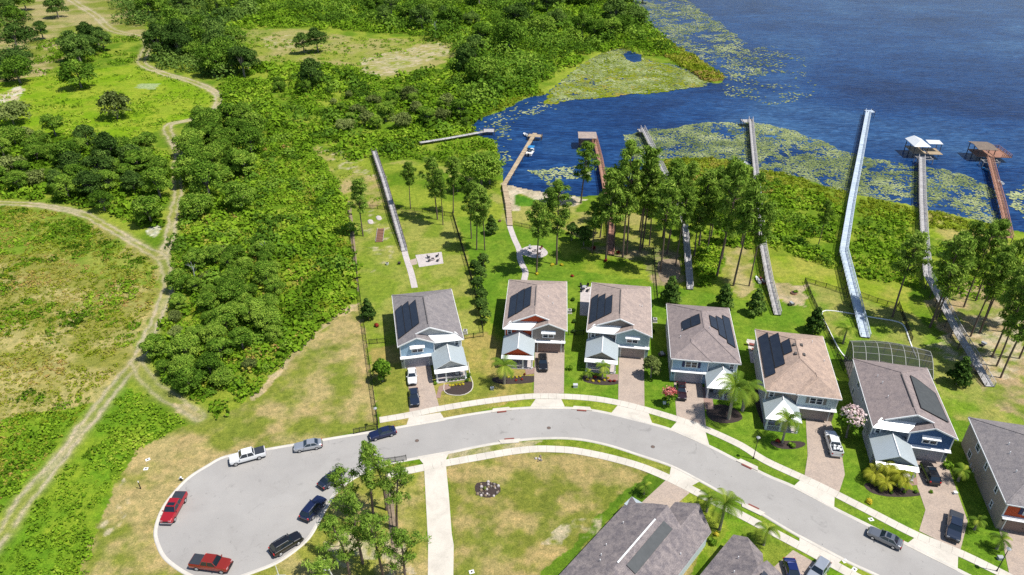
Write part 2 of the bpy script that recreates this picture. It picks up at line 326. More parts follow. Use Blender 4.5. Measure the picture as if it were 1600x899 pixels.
RG=[ # name, polygon, colour a, colour b, patch scale, edge warp
 ('wild',rp((-900,-150),(3000,-150),(1800,700),(1700,1200),(-900,1200)),(.10,.18,.010),(.22,.27,.03),7,0),
 ('topleft_tan',rp((-200,-40),(240,-40),(225,60),(130,45),(95,100),(0,135),(-200,150)),(.17,.20,.03),(.33,.28,.13),12,3),
 ('meadow_bright',rp((-100,145),(90,118),(220,100),(300,128),(340,150),(335,178),(262,200),(185,232),(100,222),(-100,225)),(.16,.27,.008),(.24,.30,.025),9,2),
 ('clearing',rp((395,48),(470,45),(560,60),(690,62),(735,72),(690,100),(600,124),(545,104),(480,98),(390,96)),(.22,.25,.04),(.30,.27,.10),9,2.5),
 ('topclear',rp((330,38),(430,48),(400,70),(340,62)),(.17,.22,.03),(.25,.25,.07),9,2),
 ('mid_tan',rp((488,228),(520,238),(545,255),(580,268),(610,300),(615,325),(545,325),(528,285),(505,250)),(.20,.24,.03),(.36,.28,.13),5,1.5),
 ('left_meadow',rp((-300,325),(60,325),(130,340),(220,390),(250,410),(255,455),(210,560),(170,610),(100,660),(60,740),(0,830),(-300,900)),(.22,.22,.045),(.36,.31,.12),6,2),
 ('left_meadow_green',rp((-300,310),(60,312),(150,345),(230,400),(235,450),(180,430),(100,395),(0,400),(-300,400)),(.14,.22,.02),(.23,.26,.045),6,4),
 ('left_low',rp((-300,690),(60,650),(150,625),(185,600),(240,640),(300,655),(210,702),(165,790),(118,905),(60,1100),(-300,1100)),(.11,.22,.012),(.19,.27,.02),6,2),
 ('dry_field',rp((60,1100),(118,905),(165,790),(198,728),(215,700),(285,668),(345,652),(400,618),(470,543),(520,498),(562,476),(556,440),(592,668),(460,700),(355,718),(300,748),(255,800),(246,850),(300,899),(420,1000)),(.17,.20,.03),(.37,.29,.13),4.5,.5),
 ('lower_bulb',rp((300,899),(400,885),(437,869),(475,840),(493,817),(505,795),(530,765),(575,733),(610,722),(662,728),(669,860),(668,1100),(300,1100)),(.22,.23,.04),(.36,.29,.12),4,.3),
 ('centre_field',rp((697,715),(800,700),(900,698),(1000,722),(1045,750),(1100,850),(1000,1100),(705,1100),(709,852),(704,800)),(.165,.185,.03),(.34,.265,.11),3.2,.3),
 ('centre_green',rp((1045,748),(1010,790),(985,778),(868,905),(840,940),(820,940),(850,890),(920,825),(975,768),(1015,735)),(.08,.155,.012),(.11,.19,.014),4,.8),
 ('yard1_back',rp((543,322),(640,328),(712,338),(735,420),(755,510),(770,560),(775,625),(690,632),(600,655),(575,560),(562,450)),(.17,.23,.025),(.26,.27,.06),5,.5),
 ('yard1_front',rp((578,545),(760,520),(835,560),(835,620),(690,660),(595,668)),(.20,.22,.035),(.32,.26,.08),5,.4),
 ('yards',rp((712,338),(800,345),(870,360),(880,420),(1020,440),(1160,470),(1258,470),(1290,520),(1420,540),(1500,640),(1560,640),(1580,820),(1700,960),(1500,960),(1330,830),(1100,700),(1000,640),(900,622),(835,622),(835,560),(775,520),(745,440)),(.105,.20,.014),(.155,.235,.022),4,.4),
 ('yard6b',rp((1258,440),(1340,460),(1430,490),(1500,560),(1620,600),(1620,700),(1560,660),(1500,660),(1440,560),(1290,520)),(.15,.24,.02),(.27,.27,.07),5,.8),
 ('front_south',rp((1100,740),(1250,835),(1330,890),(1370,960),(1050,1000),(1110,860),(1140,830),(1115,790),(1080,765)),(.12,.23,.012),(.19,.24,.03),4,.3),
 ('stripe_s',rp((860,686),(1000,705),(1048,728),(1046,745),(1000,725),(900,698),(700,722),(690,712)),(.16,.22,.02),(.24,.25,.05),3,.2),
 ('stripe_sand',rp((700,706),(790,690),(850,688),(830,698),(700,718)),(.20,.22,.05),(.38,.33,.2),2,.2),
 ('shore_tan',rp((905,330),(985,330),(1040,350),(1060,390),(1030,400),(960,385),(900,370),(850,345)),(.20,.24,.03),(.31,.28,.09),6,1),
 ('shore_strip2',rp((600,255),(700,262),(760,290),(790,350),(870,362),(900,340),(905,320),(860,318),(820,318),(770,300),(640,250)),(.20,.25,.03),(.30,.29,.08),6,1),
 ('beach',rp((785,284),(812,290),(850,301),(905,308),(920,312),(900,322),(850,318),(812,302),(812,330),(790,330)),(.40,.34,.24),(.52,.45,.35),3,.8),
 ('shore_green',rp((806,304),(850,316),(852,324),(806,322)),(.06,.17,.012),(.09,.2,.015),4,.3),
 ('strip_yard45',rp((1130,380),(1175,390),(1180,450),(1160,470),(1130,440)),(.24,.25,.05),(.36,.30,.14),4,1),
 ('strip_yard5',rp((1185,395),(1235,400),(1330,430),(1420,450),(1420,490),(1340,462),(1258,442),(1215,440),(1190,440)),(.20,.27,.02),(.28,.29,.05),5,1),
 ('strip_sand5',rp((1205,440),(1260,445),(1262,480),(1235,478),(1210,465)),(.30,.26,.12),(.42,.34,.22),3,1),
 ('strip_shore_r',rp((1445,330),(1500,340),(1580,362),(1640,372),(1640,400),(1575,398),(1530,395),(1455,370)),(.20,.27,.02),(.33,.29,.09),5,1),
 ('right_pines',rp((1440,470),(1620,400),(1620,660),(1560,640),(1530,600),(1500,560)),(.17,.22,.03),(.36,.27,.15),3,1),
 ('pine_straw_mid',rp((905,385),(1000,385),(1065,395),(1065,440),(1022,445),(1005,410),(960,400)),(.16,.19,.05),(.32,.25,.15),2.5,1),
 ('sand_far',rp((0,150),(25,135),(40,140),(25,158),(-20,165)),(.55,.50,.42),(.45,.38,.25),4,1),
 ('sand_left2',rp((45,110),(72,108),(70,118),(40,122)),(.40,.32,.18),(.3,.27,.1),4,1),
 ('grey_patch',rp((218,130),(248,131),(242,140),(210,138)),(.28,.35,.16),(.3,.36,.18),4,.3),
 ('sand_tip',rp((270,632),(296,634),(318,648),(314,656),(298,652),(272,640)),(.50,.40,.27),(.4,.32,.2),2,.5),
 ('sand_edge1',rp((530,485),(562,474),(562,482),(520,500),(470,550),(400,625),(392,622),(465,545)),(.34,.28,.13),(.42,.34,.2),2,.6),
 ('whiterock',rp((231,355),(248,352),(252,362),(238,372),(230,368)),(.55,.52,.46),(.35,.34,.2),1.5,.6),
]
SAND=[(rp((560,92),(620,80),(690,66),(705,86),(660,98),(600,122),(570,112)),.47),(rp((410,60),(480,52),(475,72),(420,80)),.36),(rp((850,880),(880,820),(985,790),(960,820),(880,880)),.0),
 (rp((860,850),(905,810),(940,800),(930,825),(880,860)),.55),(rp((612,745),(626,850),(660,899),(600,899),(600,830)),.5),(rp((510,835),(560,825),(600,880),(520,880)),.6),(rp((150,640),(160,640),(160,650)),0),
 (rp((160,850),(220,760),(200,740),(150,820)),.35),(rp((540,235),(500,228),(530,262),(600,285),(590,262)),.35),(rp((1440,540),(1600,470),(1600,600),(1540,590)),.5),(rp((570,325),(600,325),(620,400),(580,440)),.3)]
def terrain(x,y):
    n1=fbm(x,y,1.0,21,2); cr=np.zeros(x.shape+(3,))
    for i,(nm,P,a,b,sc,wp) in enumerate(RG):
        if wp: xx=x+(fbm(x,y,wp*3,50+i)-.5)*wp*3; yy=y+(fbm(x,y,wp*3,90+i)-.5)*wp*3
        else: xx,yy=x,y
        m=inpoly(xx,yy,P)
        if not m.any(): continue
        t=sstep(.33,.67,fbm(x[m],y[m],sc,130+i,4))[:,None]; cr[m]=np.array(a)*(1-t)+np.array(b)*t
    if True:
        f=(fbm(x,y,2.2,300,4)-.5)*.3; cr*= (1+f)[...,None]
    for i,(P,k) in enumerate(SAND):
        if k<=0: continue
        xx=x+(fbm(x,y,5,400+i)-.5)*5; yy=y+(fbm(x,y,5,430+i)-.5)*5
        m=inpoly(xx,yy,P); t=(m*sstep(1-k-.12,1-k+.12,fbm(x,y,1.6,460+i,3)))[...,None]*.85
        cr=cr*(1-t)+np.array((.45,.38,.27))*t
    # mown stripes are worn into the bright backyard lawn
    # trails: two sandy ruts
    for j,L in enumerate(TRAILS):
        bb=(x>min(p[0] for p in L)-6)&(x<max(p[0] for p in L)+6)&(y>min(p[1] for p in L)-6)&(y<max(p[1] for p in L)+6)
        if not bb.any(): continue
        xs,ys=x[bb],y[bb]; d=dline(xs,ys,L)
        k=np.clip(np.hypot(xs,ys)/250,1,1.8)
        d=d+(fbm(xs,ys,2.5,500+j)-.5)*1.2; nn=fbm(xs,ys,3,520+j,3); n5=fbm(xs,ys,14,540+j,2)
        rut=np.exp(-((d-.95*k)/(.42*k))**2)*sstep(.22,.5,nn+.12)
        side=np.exp(-(d/(2.1*k))**4)*.55
        sand=np.exp(-(d/(1.5*k))**4)*sstep(.5,.68,n5)*.8
        c2=cr[bb]; t=np.clip(side,0,1)[:,None]; c2=c2*(1-t)+np.array((.27,.25,.08))*t
        t=np.clip(np.maximum(rut*(1-.3*(j==2))*(.55+.45*sstep(.35,.6,n5)),sand*.8),0,.9)[:,None]; c2=c2*(1-t)+np.array((.43,.36,.26))*t
        cr[bb]=c2
    return np.clip(cr,0,1)
def lakemask(x,y):
    return inpoly(x+(fbm(x,y,5,700)-.5)*2.6,y+(fbm(x,y,5,720)-.5)*2.6,LAKE)
# ground sheet, finer near the houses
Ys=[28.0]
while Ys[-1]<5200: Ys.append(Ys[-1]*(1.0042 if Ys[-1]<560 else 1.03)+(0 if Ys[-1]<560 else 2))
Ys=np.array(Ys); K=np.concatenate([-np.geomspace(8,1.17,14),np.linspace(-1.15,1.15,560),np.geomspace(1.17,8,14)])
YY,KK=np.meshgrid(Ys,K,indexing='ij'); XX=KK*np.clip(YY,0,560)+KK*np.clip(YY-560,0,None)*.4
lm=lakemask(XX.ravel(),YY.ravel()); gz=np.where(lm,-1.6,0.0)
gcol=terrain(XX.ravel(),YY.ravel()); gcol[lm]=(.10,.10,.04)
nY,nK=YY.shape; idx=np.arange(nY*nK).reshape(nY,nK)
F=np.stack([idx[:-1,:-1],idx[:-1,1:],idx[1:,1:],idx[1:,:-1]],-1).reshape(-1,4)
V=np.stack([XX.ravel(),YY.ravel(),gz],-1)
struct('ground',npmesh('ground',V,F,M['ground'],{'gcol':('FLOAT_COLOR',np.c_[gcol,np.ones(len(gcol))])},True))
V=np.array([(-6000,-3000,-2.4),(6000,-3000,-2.4),(6000,9000,-2.4),(-6000,9000,-2.4)]); 
struct('distant_ground',npmesh('distant_ground',V,np.array([[0,1,2,3]]),M['ground'],{'gcol':('FLOAT_COLOR',np.tile((.12,.18,.03,1),(4,1)))}))
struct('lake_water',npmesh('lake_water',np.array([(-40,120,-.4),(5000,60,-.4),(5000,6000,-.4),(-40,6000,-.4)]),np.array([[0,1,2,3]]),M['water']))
def ribbon_pts(L,w0,w1,nx):
    P=np.array(L); d=np.gradient(P,axis=0); d/=np.hypot(d[:,0],d[:,1])[:,None]+1e-9; nrm=np.c_[-d[:,1],d[:,0]]
    t=np.linspace(w0,w1,nx); return P[:,None,:]+nrm[:,None,:]*t[None,:,None]
def resample(L,step):
    P=np.array(L); s=np.r_[0,np.cumsum(np.hypot(*np.diff(P,axis=0).T))]; n=max(2,int(s[-1]/step)+1); q=np.linspace(0,s[-1],n)
    return np.c_[np.interp(q,s,P[:,0]),np.interp(q,s,P[:,1])]
def ribbon(name,L,w0,w1,z,mat,nx=2,terr=False,zf=None):
    Q=ribbon_pts(L,w0,w1,nx); ny=Q.shape[0]; x=Q[...,0].ravel(); y=Q[...,1].ravel(); zz=np.full(x.shape,z)
    if zf is not None: zz=np.tile(zf,ny)
    i=np.arange(ny*nx).reshape(ny,nx); F=np.stack([i[:-1,:-1],i[1:,:-1],i[1:,1:],i[:-1,1:]],-1).reshape(-1,4)
    at=None
    if terr: at={'gcol':('FLOAT_COLOR',np.c_[terrain(x,y),np.ones(len(x))])}
    return npmesh(name,np.c_[x,y,zz],F,mat,at,terr)
for j,L in enumerate(TRAILS):
    me=ribbon('dirt_trail',resample(L,.5),-2.6,2.6,.012+.006*j,M['ground'],17,True)
    co=np.empty(len(me.vertices)*3,np.float32); me.vertices.foreach_get('co',co); co=co.reshape(-1,3); co[:,2]+=np.repeat(np.arange(len(co)//17),17)*.00006; me.vertices.foreach_set('co',co.ravel()); struct('dirt_trail',me)
# ---------------------------------------------------------------- road, kerbs, pavements, driveways
RN=[(1750,1010),(1600,945),(1530,910),(1490,890),(1420,854),(1360,825),(1300,795),(1239,762.5),(1200,746),(1150,721),(1107,699),(1050,674),(990,657.5),(925,643),(860,638.5),(799,641),(745,648),(690,657.5),(617,671),(535,684.5),(460,697),(419,704),(355,715),(325,730),(297.5,747.5),(277.5,767.5),(260,790),(250,812),(246,832),(250,850),(262.5,872),(295,895),(322,904),(360,903),(400,890),(437,874),(475,845),(491,822),(505,796),(522,770),(548,748),(580,732),(610,722.5),(637,717),(700,706),(745,696.5),(790,689),(845,683.5),(900,684.5),(950,694),(1000,710),(1050,727),(1095,750),(1135,772),(1175,792),(1200,807),(1249,836),(1317,872),(1375,899),(1440,932),(1600,1010)]
RW=smooth(GA(RN),5)
mb=MB(); mb.add([(p[0],p[1],.02) for p in RW],[tuple(range(len(RW)))]); struct('road',mb.mesh('road',M['asphalt']))
q=resample(RW,.6); ccw=sum(q[i][0]*q[i+1][1]-q[i+1][0]*q[i][1] for i in range(len(q)-1))>0
sg=-1 if ccw else 1
Q=ribbon_pts(q,0,1,2)
def kerb(a0,a1):
    t=np.array([0,.12,.30,.5,.58])*sg; zf=np.array([.024,.03,.11,.135,.0])
    P=np.array(q); d=np.gradient(P,axis=0); d/=np.hypot(d[:,0],d[:,1])[:,None]; nn=np.c_[-d[:,1],d[:,0]]
    X=P[:,None,:]+nn[:,None,:]*t[None,:,None]; ny,nx=X.shape[:2]; i=np.arange(ny*nx).reshape(ny,nx)
    F=np.stack([i[:-1,:-1],i[1:,:-1],i[1:,1:],i[:-1,1:]],-1).reshape(-1,4)
    struct('kerb',npmesh('kerb',np.c_[X[...,0].ravel(),X[...,1].ravel(),np.tile(zf,ny)],F,M['kerb']))
kerb(0,1)
def slabmesh(name,poly,z,mat,world=False,n=0,t=.06):
    P=poly if world else GA(poly)
    if n: P=smooth(P,n,True)
    mb=MB(); mb.prism(P,z-t,z); return struct(name,mb.mesh(name,mat))
SWN=smooth(GA([(593,657),(639,649),(685,639.5),(742,630),(799,622.5),(837,619.5),(882,620),(925,623),(965,629.5),(1007,640),(1057,655),(1100,670),(1157,696),(1197,721),(1275,757),(1350,795),(1430,836),(1500,865),(1550,889),(1600,914),(1700,965)]),6)
SWS=smooth(GA([(605,742.5),(662,731),(697,724),(750,714.5),(799,706),(837,702),(870,702.5),(900,705),(950,715),(1000,729),(1037,744),(1075,762.5),(1137,795),(1162,807.5),(1212,834),(1250,854),(1300,881),(1325,895),(1400,935)]),6)
def sidewalk(L,hw):
    P=resample(L,1.5); mb=MB(); d=np.gradient(P,axis=0); d/=np.hypot(d[:,0],d[:,1])[:,None]; nn=np.c_[-d[:,1],d[:,0]]
    for i in range(len(P)-1):
        a,b=P[i],P[i+1]; e=(b-a)/np.hypot(*(b-a))*.012
        mb.slab([(*(a+e-nn[i]*hw),.075),(*(b-e-nn[i+1]*hw),.075),(*(b-e+nn[i+1]*hw),.075),(*(a+e+nn[i]*hw),.075)],.08)
    struct('sidewalk',mb.mesh('sidewalk',M['concrete']))
sidewalk(SWN,.78); sidewalk(SWS,.78)
APR=[[(639,653),(688,645),(696,657.5),(634,668)],[(837,624),(877,624),(884,639.5),(826,639.5)],[(965,634),(1013,645.5),(1020,664.5),(954,647)],[(1058,659),(1101,671),(1109,699),(1046,672)],[(1250,751),(1304,776),(1303,796),(1238,762)],[(1430,840),(1497,868),(1496,893),(1414,852)],
 [(652,714),(703,705),(696,720),(663,727)],[(1049,727),(1096,751),(1080,760),(1046,743)],[(1249,836),(1318,872.5),(1308,882),(1249,850)]]
for a in APR: slabmesh('driveway_apron',a,.06,M['concrete'])
DRV=[[(637,572),(673,572),(677,600),(686,635),(640,644)],[(836,547),(882,547),(881,615),(834,615.5)],[(967,558),(1006,560),(1007,635),(966,625)],[(1053,597),(1097,599),(1103,668),(1057,650)],[(1259,655),(1298,659),(1316,715),(1320,742),(1311,770),(1257,744),(1262,712)],[(1430,716),(1476,716),(1487,745),(1512,815),(1500,862),(1436,830),(1446,797),(1432,757)],[(1560,824),(1660,842),(1680,960),(1577,898),(1567,850)],
 [(1040,751),(1078,770),(1055,790),(1036,806),(1000,788)],[(1239,860),(1292,890),(1290,940),(1205,890)]]
for i,a in enumerate(DRV): slabmesh('paver_driveway',a,.045,M['paver'])
slabmesh('concrete_path',[(663,736),(697,729),(701,770),(706,835),(709,852),(707,990),(668,990),(669,850)],.05,M['concrete'])
WALK=[[(686,604),(703,600),(704,607),(690,612),(688,622),(681,622)],[(820,576),(835,574),(835,584),(822,586)],[(947,586),(966,585),(966,595),(949,594)],[(1096,606),(1110,604),(1116,640),(1102,640)],[(1413,752),(1432,746),(1434,758),(1415,760)]]
for a in WALK: slabmesh('front_walk',a,.05,M['redpaver'])
def path(name,pts,hw,mat,z=.035): 
    me=ribbon(name,resample(smooth(GA(pts),6),.7),-hw,hw,z,mat,2); struct(name,me)
path('garden_path',[(819,438),(821,425),(815,412),(812,402),(811,390),(803,372),(796,352),(794,342)],.75,M['patio'])
path('garden_path',[(648,450),(642,425),(634,400),(627,371)],.75,M['patio'])
slabmesh('fire_pit_patio',[(812,392),(822,386),(838,384),(850,388),(856,396),(848,402),(832,403),(815,397)],.045,M['patio'],n=3)
slabmesh('backyard_patio',[(649,399),(690,394),(693,412),(655,418)],.05,M['patio'])
slabmesh('patio_link',[(640,407),(650,404),(652,413),(643,415)],.045,M['paver'])
slabmesh('side_patio',[(907,447),(925,449),(921,494),(906,493)],.05,M['patio'])
slabmesh('side_patio',[(1167,530),(1184,533),(1182,568),(1173,567)],.05,M['patio'])
# mulch and straw beds
BEDS=[('mulch',[(694,605),(733,596),(738,603),(735,611),(722,617),(700,617),(694,612)]),('mulch',[(1353,755),(1400,760),(1438,771),(1428,776),(1385,776),(1358,768)]),('mulch',[(915,585),(945,590),(966,592),(966,600),(940,602),(912,596)]),('mulch',[(772,590),(835,588),(832,598),(780,600)]),
 ('mulch',[(1205,690),(1250,690),(1258,696),(1240,702),(1215,700)]),('mulch',[(1175,605),(1185,600),(1215,665),(1190,660)]),('mulch',[(745,755),(775,755),(782,768),(765,778),(745,772)]),('straw',[(1028,410),(1050,405),(1062,412),(1060,436),(1034,440)]),('straw',[(602,745),(610,744),(622,860),(612,862)]),('straw',[(543,325),(549,325),(560,440),(556,440)]),('mulch',[(1104,640),(1125,632),(1150,640),(1160,655),(1135,662),(1110,656)])]
for k,a in BEDS: 
    me=slabmesh('mulch_bed' if k=='mulch' else 'pine_straw_bed',a,.03,M[k],n=3,t=.03)
# white kerb border around the pool lawn
def edging(pts,w_=.22,h_=.16,mat='white'):
    L=resample(smooth(GA(pts),5),.8); mb=MB()
    for a,b in zip(L[:-1],L[1:]): mb.beam((a[0],a[1],h_/2),(b[0],b[1],h_/2),w_,h_)
    return mb
tag(edging([(1326,565),(1310,545),(1292,510),(1284,493),(1290,486),(1320,489),(1365,497),(1400,503),(1413,511),(1423,538),(1432,560)]).obj('lawn_edging',M['white']),'white curved edging around the lawn behind the pool cage','edging')
tag(edging([(694,600),(694,611),(702,617),(722,618),(736,611),(739,600),(735,588),(731,566)],.14,.1).obj('bed_edging',M['concrete']),'pale concrete edging round the flower bed at the porch of the leftmost house','edging')
# ---------------------------------------------------------------- houses
W0=13.0; D0=19.5; EV=5.7; RZ=8.4
def fin(mb,name,mats,par,mir=False,smooth=False,label=None):
    if mir: mb.v=[(W0-p[0],p[1],p[2]) for p in mb.v]
    o=mb.obj(name,mats,par,smooth)
    if label: o['label']=label
    return o
def window(par,mir,x,z,w,h,y,n=2,axis='y',sgn=-1,awn=None,shut=None):
    """n side-by-side sashes in the wall plane; axis 'y' = front/back wall, 'x' = side wall"""
    f=MB(); g=MB(); d=.07*sgn
    def bx(m,a0,a1,z0,z1,d0,d1):
        lo,hi=sorted((d0,d1))
        if axis=='y': m.box(a0,a1,y+lo,y+hi,z0,z1)
        else: m.box(y+lo,y+hi,a0,a1,z0,z1)
    t=.11
    bx(f,x-t,x+w+t,z-t,z,0,d*1.4); bx(f,x-t,x+w+t,z+h,z+h+t,0,d)
    for i in range(n+1):
        xx=x+w*i/n; bx(f,xx-t/1.3,xx+t/1.3,z,z+h,0,d)
    for i in range(n): bx(f,x+w*i/n+t/1.3,x+w*(i+1)/n-t/1.3,z+h/2-.03,z+h/2+.03,0,d*.7)
    fo=fin(f,'window',M['white'],par,mir)
    bx(g,x,x+w,z,z+h,0,d*.35); p=fin(g,'pane',M['glass'],fo,mir)
    if shut:
        for a in (x-t-.52,x+w+t+.02):
            s=MB(); bx(s,a,a+.5,z-.08,z+h+.08,0,d*.8); fin(s,'shutter',shut,par,mir)
    if awn is not None:
        a=MB(); a.slab([(x-.35,y-.55,z+h+.1),(x+w+.35,y-.55,z+h+.1),(x+w+.35,y-.02,z+h+.55),(x-.35,y-.02,z+h+.55)],.05)
        for xx in (x-.25,x+w+.25): a.beam((xx,y-.5,z+h+.08),(xx,y-.03,z+h-.15),.05)
        fin(a,'awning',awn,par,mir)
def garage(par,mir,x0,x1,y,mdoor,h=2.25):
    f=MB(); t=.14
    f.box(x0-t,x0,y-.08,y,0,h+t); f.box(x1,x1+t,y-.08,y,0,h+t); f.box(x0,x1,y-.08,y,h,h+t)
    d=MB()
    for k in range(4):
        z0=.04+k*(h-.04)/4; z1=z0+(h-.04)/4-.012
        d.box(x0,x1,y-.045,y-.003,z0,z1)
        for i in range(8):
            a=x0+.08+i*(x1-x0-.08)/8; d.box(a,a+(x1-x0)/8-.1,y-.052,y-.045,z0+.09,z1-.07)
    o=fin(d,'garage_door',mdoor,par,mir); fin(f,'door_frame',M['white'],o,mir)
    hd=MB(); hd.box((x0+x1)/2-.08,(x0+x1)/2+.08,y-.09,y-.065,.95,1.02); fin(hd,'handle',M['black'],o,mir)
    lm=MB(); lm.box((x0+x1)/2-.22,(x0+x1)/2+.22,y-.14,y-.001,h+.38,h+.5); fin(lm,'house_number_plate',M['black'],par,mir)
    for xx in (x0-.5,x1+.5):
        l=MB(); l.box(xx-.08,xx+.08,y-.16,y-.001,1.75,2.1); fin(l,'wall_lamp',M['black'],par,mir)
def zplane(p,a,b,c):
    a,b,c=map(Vector,(a,b,c)); n=(b-a).cross(c-a); return a.z-(n.x*(p[0]-a.x)+n.y*(p[1]-a.y))/n.z
LP=((0,0,EV),(0,D0,EV),(6.5,5,RZ)); RP=((13,0,EV),(13,D0,EV),(6.5,5,RZ))
def solar(par,polys,plane,mat='solar'):
    for P in polys:
        m=MB(); m.slab([(x,y,zplane((x,y),*plane)+.2) for x,y in P],.07,0); o=m.obj('solar_panel',M[mat],par)
        e=MB(); n=len(P)
        for i in range(n):
            a=P[i];b=P[(i+1)%n]; e.beam((*a,zplane(a,*plane)+.2),(*b,zplane(b,*plane)+.2),.06,.07)
        e.obj('panel_frame',M['black'],o)
def ridgecap(par,pts,mat,w=.32,mir=False):
    m=MB()
    for a,b in zip(pts[:-1],pts[1:]): m.beam((a[0],a[1],a[2]+.01),(b[0],b[1],b[2]+.01),w,.09)
    fin(m,'ridge_vent',mat,par,mir)
def vents(par,pts):
    for x,y,k in pts:
        z=zplane((x,y),*(LP if x<6.5 else RP)); m=MB()
        if k=='p': m.cyl(x,y,z-.1,z+.45,.07,8); m.obj('vent_pipe',M['white'],par)
        else: m.box(x-.22,x+.22,y-.35,y+.35,z-.1,z+.28); m.obj('roof_vent',M['iron'],par)
def porch(par,mir,mwall,mroof,gab,hip=False,x0=.1,x1=6.6,yf=-5.9,ncol=(0.6,4.4,6.15)):
    xm=(x0+x1)/2; e=3.0; rz=4.75; r=MB()
    if not hip:
        yb=1.2; yg=yf+.75
        r.slab([(x0,yb,e),(xm,yb,rz),(xm,yg,rz),(x0,yg,e)][::-1],.1,0,1)
        r.slab([(xm,yb,rz),(x1,yb,e),(x1,yg,e),(xm,yg,rz)][::-1],.1,0,1)
        r.slab([(x0,yg-.003,e),(x1,yg-.003,e),(x1,yf,2.62),(x0,yf,2.62)][::-1],.1,2,1)
        gb=MB(); gb.slab([(x0+.5,yg+.42,e),(x1-.5,yg+.42,e),(x1-.5,yg+.38,e),(x0+.5,yg+.38,e)],.2)
        gb.add([(x0+.3,yg+.35,e-.1),(x1-.3,yg+.35,e-.1),(xm,yg+.35,rz-.12),(x0+.3,yg+.4,e-.1),(x1-.3,yg+.4,e-.1),(xm,yg+.4,rz-.12)],[(0,1,2),(5,4,3),(0,3,4,1),(1,4,5,2),(2,5,3,0)])
        fin(gb,'porch_gable',gab,par,mir)
    else:
        yb=1.2; yp=-.9; yf=-4.3; e=2.75; rz=4.75
        r.slab([(x0,yb,e),(xm,yb,rz),(xm,yp,rz),(x0,yf,e)][::-1],.1,0,1)
        r.slab([(xm,yb,rz),(x1,yb,e),(x1,yf,e),(xm,yp,rz)][::-1],.1,0,1)
        r.slab([(x0,yf,e),(xm,yp,rz),(x1,yf,e)][::-1],.1,2,1)  # lit front slope painted whiter than the grey side slopes of the same roof
    ro=fin(r,'porch_roof',mroof,par,mir)
    m=MB(); m.beam((xm,1.1,rz+.03),(xm,(yf+.8 if not hip else -.9),rz+.03),.16,.08); fin(m,'ridge_cap',M['white'],ro,mir)
    b=MB(); zt=2.55 if not hip else 2.62
    b.box(x0+.3,x1-.3,yf+.3,yf+.55,zt-.25,zt); b.box(x0+.3,x0+.5,yf+.55,-2.2,zt-.25,zt); b.box(x1-.5,x1-.3,yf+.55,-2.2,zt-.25,zt); fin(b,'porch_beam',M['white'],par,mir)
    for xx in ncol:
        c=MB(); c.box(xx-.14,xx+.14,yf+.29,yf+.57,.14,zt-.2505); c.box(xx-.2,xx+.2,yf+.23,yf+.63,.14,.5); fin(c,'porch_column',M['white'],par,mir)
    w=MB(); w.box(x0+.35,x1-.35,-2.2,1.45,0,2.9); fin(w,'porch_room_wall',mwall,par,mir)
    f=MB(); f.box(x0+.3,x1-.3,yf+.2,-2.2,0,.14); fin(f,'porch_floor',M['patio'],par,mir)
    rl=MB(); rl.box(x0+.6,4.2,yf+.4,yf+.45,1.0,1.06)
    for k in range(14): a=x0+.7+k*.26; rl.box(a-.02,a+.02,yf+.4,yf+.44,.14,1.0)
    fin(rl,'porch_railing',M['white'],par,mir)
    window(par,mir,1.2,.7,2.2,1.5,-2.2,3)
    dd=MB(); dd.box(4.6,5.6,-2.26,-2.2,.14,2.3); do=fin(dd,'front_door',M['solar2'],par,mir); h=MB(); h.box(5.42,5.47,-2.32,-2.26,1.0,1.15); fin(h,'handle',M['rim'],do,mir)
def facia(par,mir,pts,w=.16,h=.24,mat='white'):
    m=MB()
    for a,b in zip(pts[:-1],pts[1:]): m.beam(a,b,w,h)
    fin(m,'fascia_trim',M[mat],par,mir)
